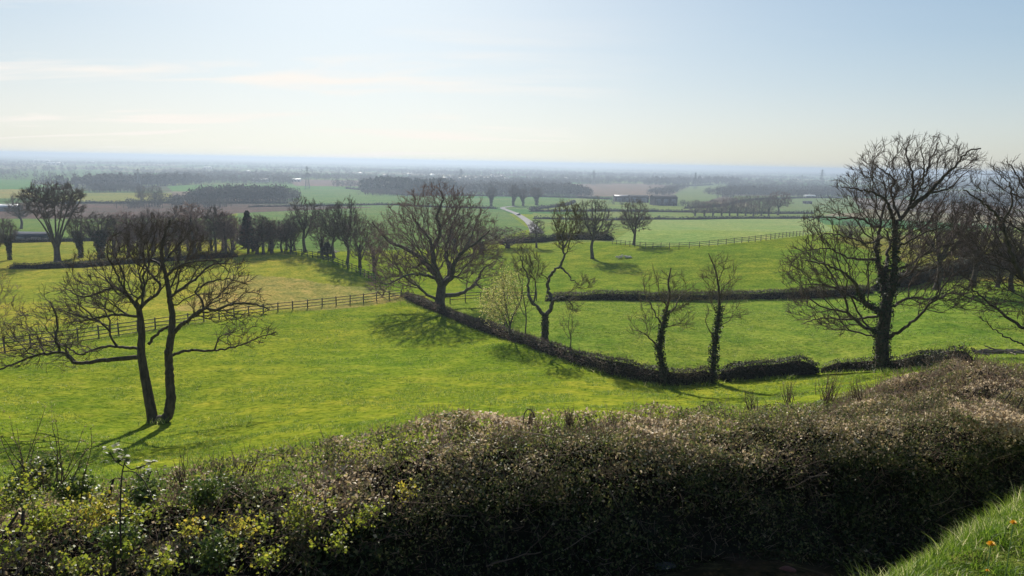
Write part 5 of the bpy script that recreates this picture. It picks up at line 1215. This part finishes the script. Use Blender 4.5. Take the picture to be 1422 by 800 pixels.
# --- bramble bank between hedge and pasture on the right
def bank(name, cx, cy, rx, ry, hgt, n, mat, tone, label, leaf=.05, seed=0, twn=3000):
    g = np.random.default_rng(seed); th = g.uniform(0, 6.283, n); ro = np.sqrt(g.uniform(0, 1, n)); x = cx + rx * ro * np.cos(th); y = cy + ry * ro * np.sin(th)
    prof = np.sqrt(np.clip(1 - ro ** 2, 0, 1)) * hgt * (.45 + 1.1 * fbm(np.stack([x * .8, y * .8], 1), 71 + seed, 4)); gz = H(x, y); z = gz + prof - g.exponential(.06, n)
    O = np.array([cx, cy, ground(cx, cy)]); c = np.stack([x, y, z], 1) - O; V, Ff = leaves(c, g.uniform(.6, 1.4, n) * leaf, norm(rdir(n, g) + np.array([0, 0, .6])), g=g)
    o = root(name, O, label, 'brambles', 'bramble banks'); pt = fbm(c * .9, 5, 3)
    link('foliage', mesh('foliage', V, [Ff], mat, {'tone': np.repeat(np.clip(g.uniform(*tone, n) + (pt - .5) * 1.2, 0, 1), 4)}), o)
    ga = np.linspace(0, 6.283, 40, endpoint=False); gr = np.linspace(0, 1, 14); A, Rr = np.meshgrid(ga, gr); X = cx + rx * .97 * Rr * np.cos(A); Y = cy + ry * .97 * Rr * np.sin(A)
    Zc = H(X, Y) + np.sqrt(np.clip(1 - Rr ** 2, 0, 1)) * hgt * (.45 + 1.1 * fbm(np.stack([X * .8, Y * .8], -1), 71 + seed, 4)) - .16
    V = np.stack([X, Y, Zc], -1).reshape(-1, 3) - O; F_ = np.array([[j * 40 + i, j * 40 + (i + 1) % 40, (j + 1) * 40 + (i + 1) % 40, (j + 1) * 40 + i] for j in range(13) for i in range(40)]); link('tangled_core', mesh('tangled_core', V, [F_], CORE), o)
    ix = g.integers(0, n, twn); d = norm(rdir(twn, g) + np.array([0, 0, .7])); V, Fq = seg_tubes(c[ix], c[ix] + d * g.uniform(.1, .45, (twn, 1)), np.full(twn, .006), np.full(twn, .003), 3)
    link('stems', mesh('stems', V, [Fq], NT, {'tone': np.repeat(g.uniform(.2, .9, twn), 6)}), o)
bank('bramble_bank', 9.2, 15.0, 3.6, 2.2, .85, 26000, NL, (.35, .95), 'tan withered bramble bank behind the right part of the hedge', .055, 1)
bank('bramble_bank', 14.5, 20.5, 5.0, 2.8, 1.0, 26000, NL, (.35, 1), 'pinkish-brown bramble bank at the right edge below the branch heap', .065, 2)
bank('bramble_bank', 6.4, 13.6, 2.2, 1.3, .5, 14000, GLf, (.3, 1), 'yellow-green bramble patch behind the tall reddish shoots', .05, 3, 800)
bank('bramble_bank', 17.5, 27.0, 6.5, 2.0, .55, 22000, GLf, (.5, 1), 'bright yellow-green weedy strip in front of the branch heap', .08, 4, 500)

# ---------------------------------------------------------------- grass
GRASS = leafmat('grass_blade', [(0, (0.05, 0.11, 0.01)), (0.5, (0.15, 0.24, 0.02)), (0.8, (0.26, 0.33, 0.06)), (1, (0.55, 0.52, 0.28))], 0.55, 0.5, spec=.35)
def blades(x, y, z, hgt, wid, g, lean=.5, segs=3):
    n = len(x); p = np.stack([x, y, z], 1); th = g.uniform(0, 6.283, n); sd_ = np.stack([np.cos(th), np.sin(th), 0 * th], 1); ld = norm(np.stack([g.normal(size=n), g.normal(size=n), 0 * x], 1)); le = lean * g.uniform(.2, 1.4, n)[:, None]; R_s = []
    for k in range(segs + 1):
        t = k / segs; c = p + np.array([0, 0, 1.]) * (hgt * t * (1 - .25 * t * le[:, 0]))[:, None] + ld * le * (hgt * t * t)[:, None]; w_ = (wid * (1 - t) ** .8)[:, None] * .5 + .0004; R_s += [c - sd_ * w_, c + sd_ * w_]
    V = np.stack(R_s, 1).reshape(-1, 3); m = 2 * (segs + 1); F_ = np.concatenate([np.arange(n)[:, None] * m + np.array([[2 * k, 2 * k + 1, 2 * k + 3, 2 * k + 2]]) for k in range(segs)]); return V, F_, m
n = 120000; x = g.uniform(.6, 7.5, n); y = g.uniform(2.4, 8.0, n); s_ = (x - 1.30) * -0.57 + (y - 3.6) * 0.82; k = (s_ < 1.1) & (s_ > -1.9); x, y, s_ = x[k], y[k], s_[k]
clump = fbm(np.stack([x * 3.2, y * 3.2], 1), 81, 2); k = clump > .2; x, y, clump, s_ = x[k], y[k], clump[k], s_[k]
V, F_, m = blades(x, y, H(x, y) - .01, (.03 + .46 * np.clip(clump - .22, 0, 1) ** 1.5) * g.uniform(.4, 1.25, len(x)), g.uniform(.005, .011, len(x)), g, .75, 4)
o = link('verge_grass', mesh('verge_grass', V, [F_], GRASS, {'tone': np.repeat(np.clip(g.beta(2, 2.0, len(x)) + (fbm(np.stack([x * 2, y * 2], 1), 90, 2) - .5) * 1.0 + (g.uniform(0, 1, len(x)) > .88) * .5, 0, 1), m)})); tag(o, 'lush long grass tufts on the verge at lower right', 'grass', None, 'stuff')
# pasture tufts
n = 110000; a = g.uniform(-.68, .62, n); r = np.exp(g.uniform(math.log(11), math.log(95), n)); x, y = r * np.sin(a), r * np.cos(a); cl = fbm(np.stack([x * .5, y * .5], 1), 82, 3); k = (cl > .47); x, y, r = x[k], y[k], r[k]
sx, sy = proj(np.stack([x, y, H(x, y)], 1)); k = np.zeros(len(x), bool) | (sy > 370); x, y, r = x[k], y[k], r[k]
x = np.repeat(x, 5) + g.normal(size=len(x) * 5) * .06; y = np.repeat(y, 5) + g.normal(size=len(y) * 5) * .06; r = np.repeat(r, 5)
hm = (fbm(np.stack([x / 1.3, y / 1.3], -1), 11, 3) - .5) * 0.16 + (fbm(np.stack([x / 9, y / 9], -1), 12, 2) - .5) * 0.5; z = H(x, y) + hm * np.clip((r - 12) / 10, 0, 1)
V, F_, m = blades(x, y, z - .02, g.uniform(.05, .19, len(x)) * (.7 + .006 * r), .010 + .0004 * r, g, .9, 2)
o = link('pasture_grass', mesh('pasture_grass', V, [F_], GRASS, {'tone': np.repeat(g.beta(2, 2, len(x)), m)})); tag(o, 'tufty grazed grass across the sloping pasture', 'grass', None, 'stuff')
# dandelions and broad leaves on the verge
DAND = simple('dandelion_petals', (0.8, 0.48, 0.02), .6, .1, 20); STEMG = simple('green_stem', (0.12, 0.2, 0.05), .6, .1, 10)
for i, (u, v, dp, lb) in enumerate([(1407, 727, 4.45, 'orange dandelion flower at the right edge of the verge'), (1376, 757, 4.1, 'larger orange dandelion below and left of the other'), (1371, 793, 3.8, 'tiny yellow dandelion bud at the bottom of the verge')]):
    b = P(u, v, dp); gz = ground(b[0], b[1]); sc = (1, 1.15, .5)[i]; o = root('dandelion', (b[0], b[1], gz), lb, 'flower', 'dandelions on the verge'); hh = max(.08, b[2] - gz)
    m = MB(); m.bar((0, 0, -.02), (0, 0, hh), .003, n=6); m.build('stem', STEMG, o); k_ = 70; th = np.arange(k_) * 2.4; lay = np.arange(k_) / k_
    d = norm(np.stack([np.cos(th) * (.25 + lay), np.sin(th) * (.25 + lay), 1.1 - lay], 1)); c = np.array([0, 0, hh]) + d * .013 * sc; V, Ff = leaves(c, np.full(k_, .024 * sc), norm(np.cross(d, np.stack([-np.sin(th), np.cos(th), 0 * th], 1))), axis=d, aspect=.3, g=g); link('petals', mesh('petals', V, [Ff], DAND), o)
for i, (u, v, dp, lb) in enumerate([(1290, 792, 3.75, 'grey-green broad-leaved weed at the bottom of the verge'), (1345, 780, 3.9, 'broad-leaved weed beside the tiny dandelion'), (1405, 775, 3.9, 'broad-leaved rosette under the right dandelion'), (1180, 770, 5.2, 'pale leafy weed at the dark foot of the hedge')]):
    b = P(u, v, dp); gz = ground(b[0], b[1]); o = root('broadleaf_weed', (b[0], b[1], gz), lb, 'weed', 'broad-leaved weeds on the verge'); k_ = 16; th = g.uniform(0, 6.28, k_); d = norm(np.stack([np.cos(th), np.sin(th), g.uniform(.3, 1.2, k_)], 1)); L = g.uniform(.08, .16, k_)
    V, Ff = leaves(d * (L * .55)[:, None] + np.array([0, 0, .05]), L, norm(np.stack([-d[:, 0] * .5, -d[:, 1] * .5, 0 * th + 1], 1)), axis=d, aspect=.4, g=g); link('leaf_rosette', mesh('leaf_rosette', V, [Ff], GLf, {'tone': np.repeat(g.uniform(.3, .8, k_), 4)}), o)
feet = []
for px_ in ([(563, 418), (620, 443), (700, 474), (780, 501), (860, 524), (922, 538), (990, 532), (1040, 528), (1133, 521)], [(758, 419.5), (930, 418), (1110, 415.5)], [(1148, 519), (1222, 516), (1330, 508)], [(-40, 503), (150, 469), (300, 447), (450, 428), (556, 415)], [(195, 590), (215, 586), (245, 586)]):
    pth = catmull([G(*q) for q in px_], .5); m_ = int(len(pth) * 22); ii_ = g.uniform(0, len(pth) - 1.01, m_); i0 = ii_.astype(int); q = pth[i0] + (pth[i0 + 1] - pth[i0]) * (ii_ - i0)[:, None]; q[:, :2] += g.normal(size=(m_, 2)) * .35; feet.append(q[:, :2])
ft = np.concatenate(feet); ft = ft[fbm(ft * .9, 95, 2) > .42]; V, F_, m = blades(ft[:, 0], ft[:, 1], H(ft[:, 0], ft[:, 1]) - .03, g.uniform(.12, .42, len(ft)), np.full(len(ft), .03), g, .8, 2)
o = link('rough_grass', mesh('rough_grass', V, [F_], GRASS, {'tone': np.repeat(np.clip(g.beta(2, 2, len(ft)) * 1.1, 0, 1), m)})); tag(o, 'rough longer grass along the feet of hedges and fences', 'grass', None, 'stuff')
# stones at the hedge foot
def stone(u, v, dp, sz, mat, label, name):
    b = G(u, v, 4.0); g = np.random.default_rng(int(u)); import bmesh
    bm = bmesh.new(); bmesh.ops.create_icosphere(bm, subdivisions=3, radius=.5)
    for q in bm.verts:
        n_ = float(vnoise(np.array([[q.co.x * 2 + u, q.co.y * 2, q.co.z * 2]]), 3)[0]); q.co = Vector((q.co.x * sz[0], q.co.y * sz[1], q.co.z * sz[2])) * (.75 + .5 * n_)
    me = bpy.data.meshes.new(name); bm.to_mesh(me); bm.free(); me.materials.append(mat); o = link(name, me, None, tuple(b)); tag(o, label, 'stone')
stone(925, 788, 6.95, (.22, .16, .10), simple('pale_stone', (0.07, 0.07, 0.068), .9, .3, 8), 'pale grey stone in the dark foot of the hedge', 'stone')
stone(1093, 793, 7.1, (.20, .10, .07), simple('brick_red', (0.11, 0.035, 0.025), .9, .3, 10), 'broken red brick lying in the foot of the hedge', 'brick')

# ---------------------------------------------------------------- haze: one closed box of air round everything
hz, nt = newmat('haze_air'); pv_ = N(nt, 'ShaderNodeVolumePrincipled'); pv_.inputs['Color'].default_value = (0.39, 0.475, 0.59, 1); pv_.inputs['Density'].default_value = HAZE_DENSITY; pv_.inputs['Anisotropy'].default_value = 0.35
oo = N(nt, 'ShaderNodeOutputMaterial'); nt.links.new(pv_.outputs[0], oo.inputs['Volume'])
m = MB(); zl = float(VT[:, 2].min()) - 1.0; zt_ = 8.0; S_ = 52000.; m.box((0, 0, (zl + zt_) / 2), (2 * S_, 2 * S_, zt_ - zl)); o = m.build('haze', hz); o['kind'] = 'stuff'; o['label'] = 'thin blue-white spring haze over the plain'
for ob in scn.objects:
    if ob.parent is not None and ob.type == 'MESH' and ob.name.split('.')[0] in ('laid_branches', 'twigs', 'shoots', 'stems'): ob['kind'] = 'stuff'
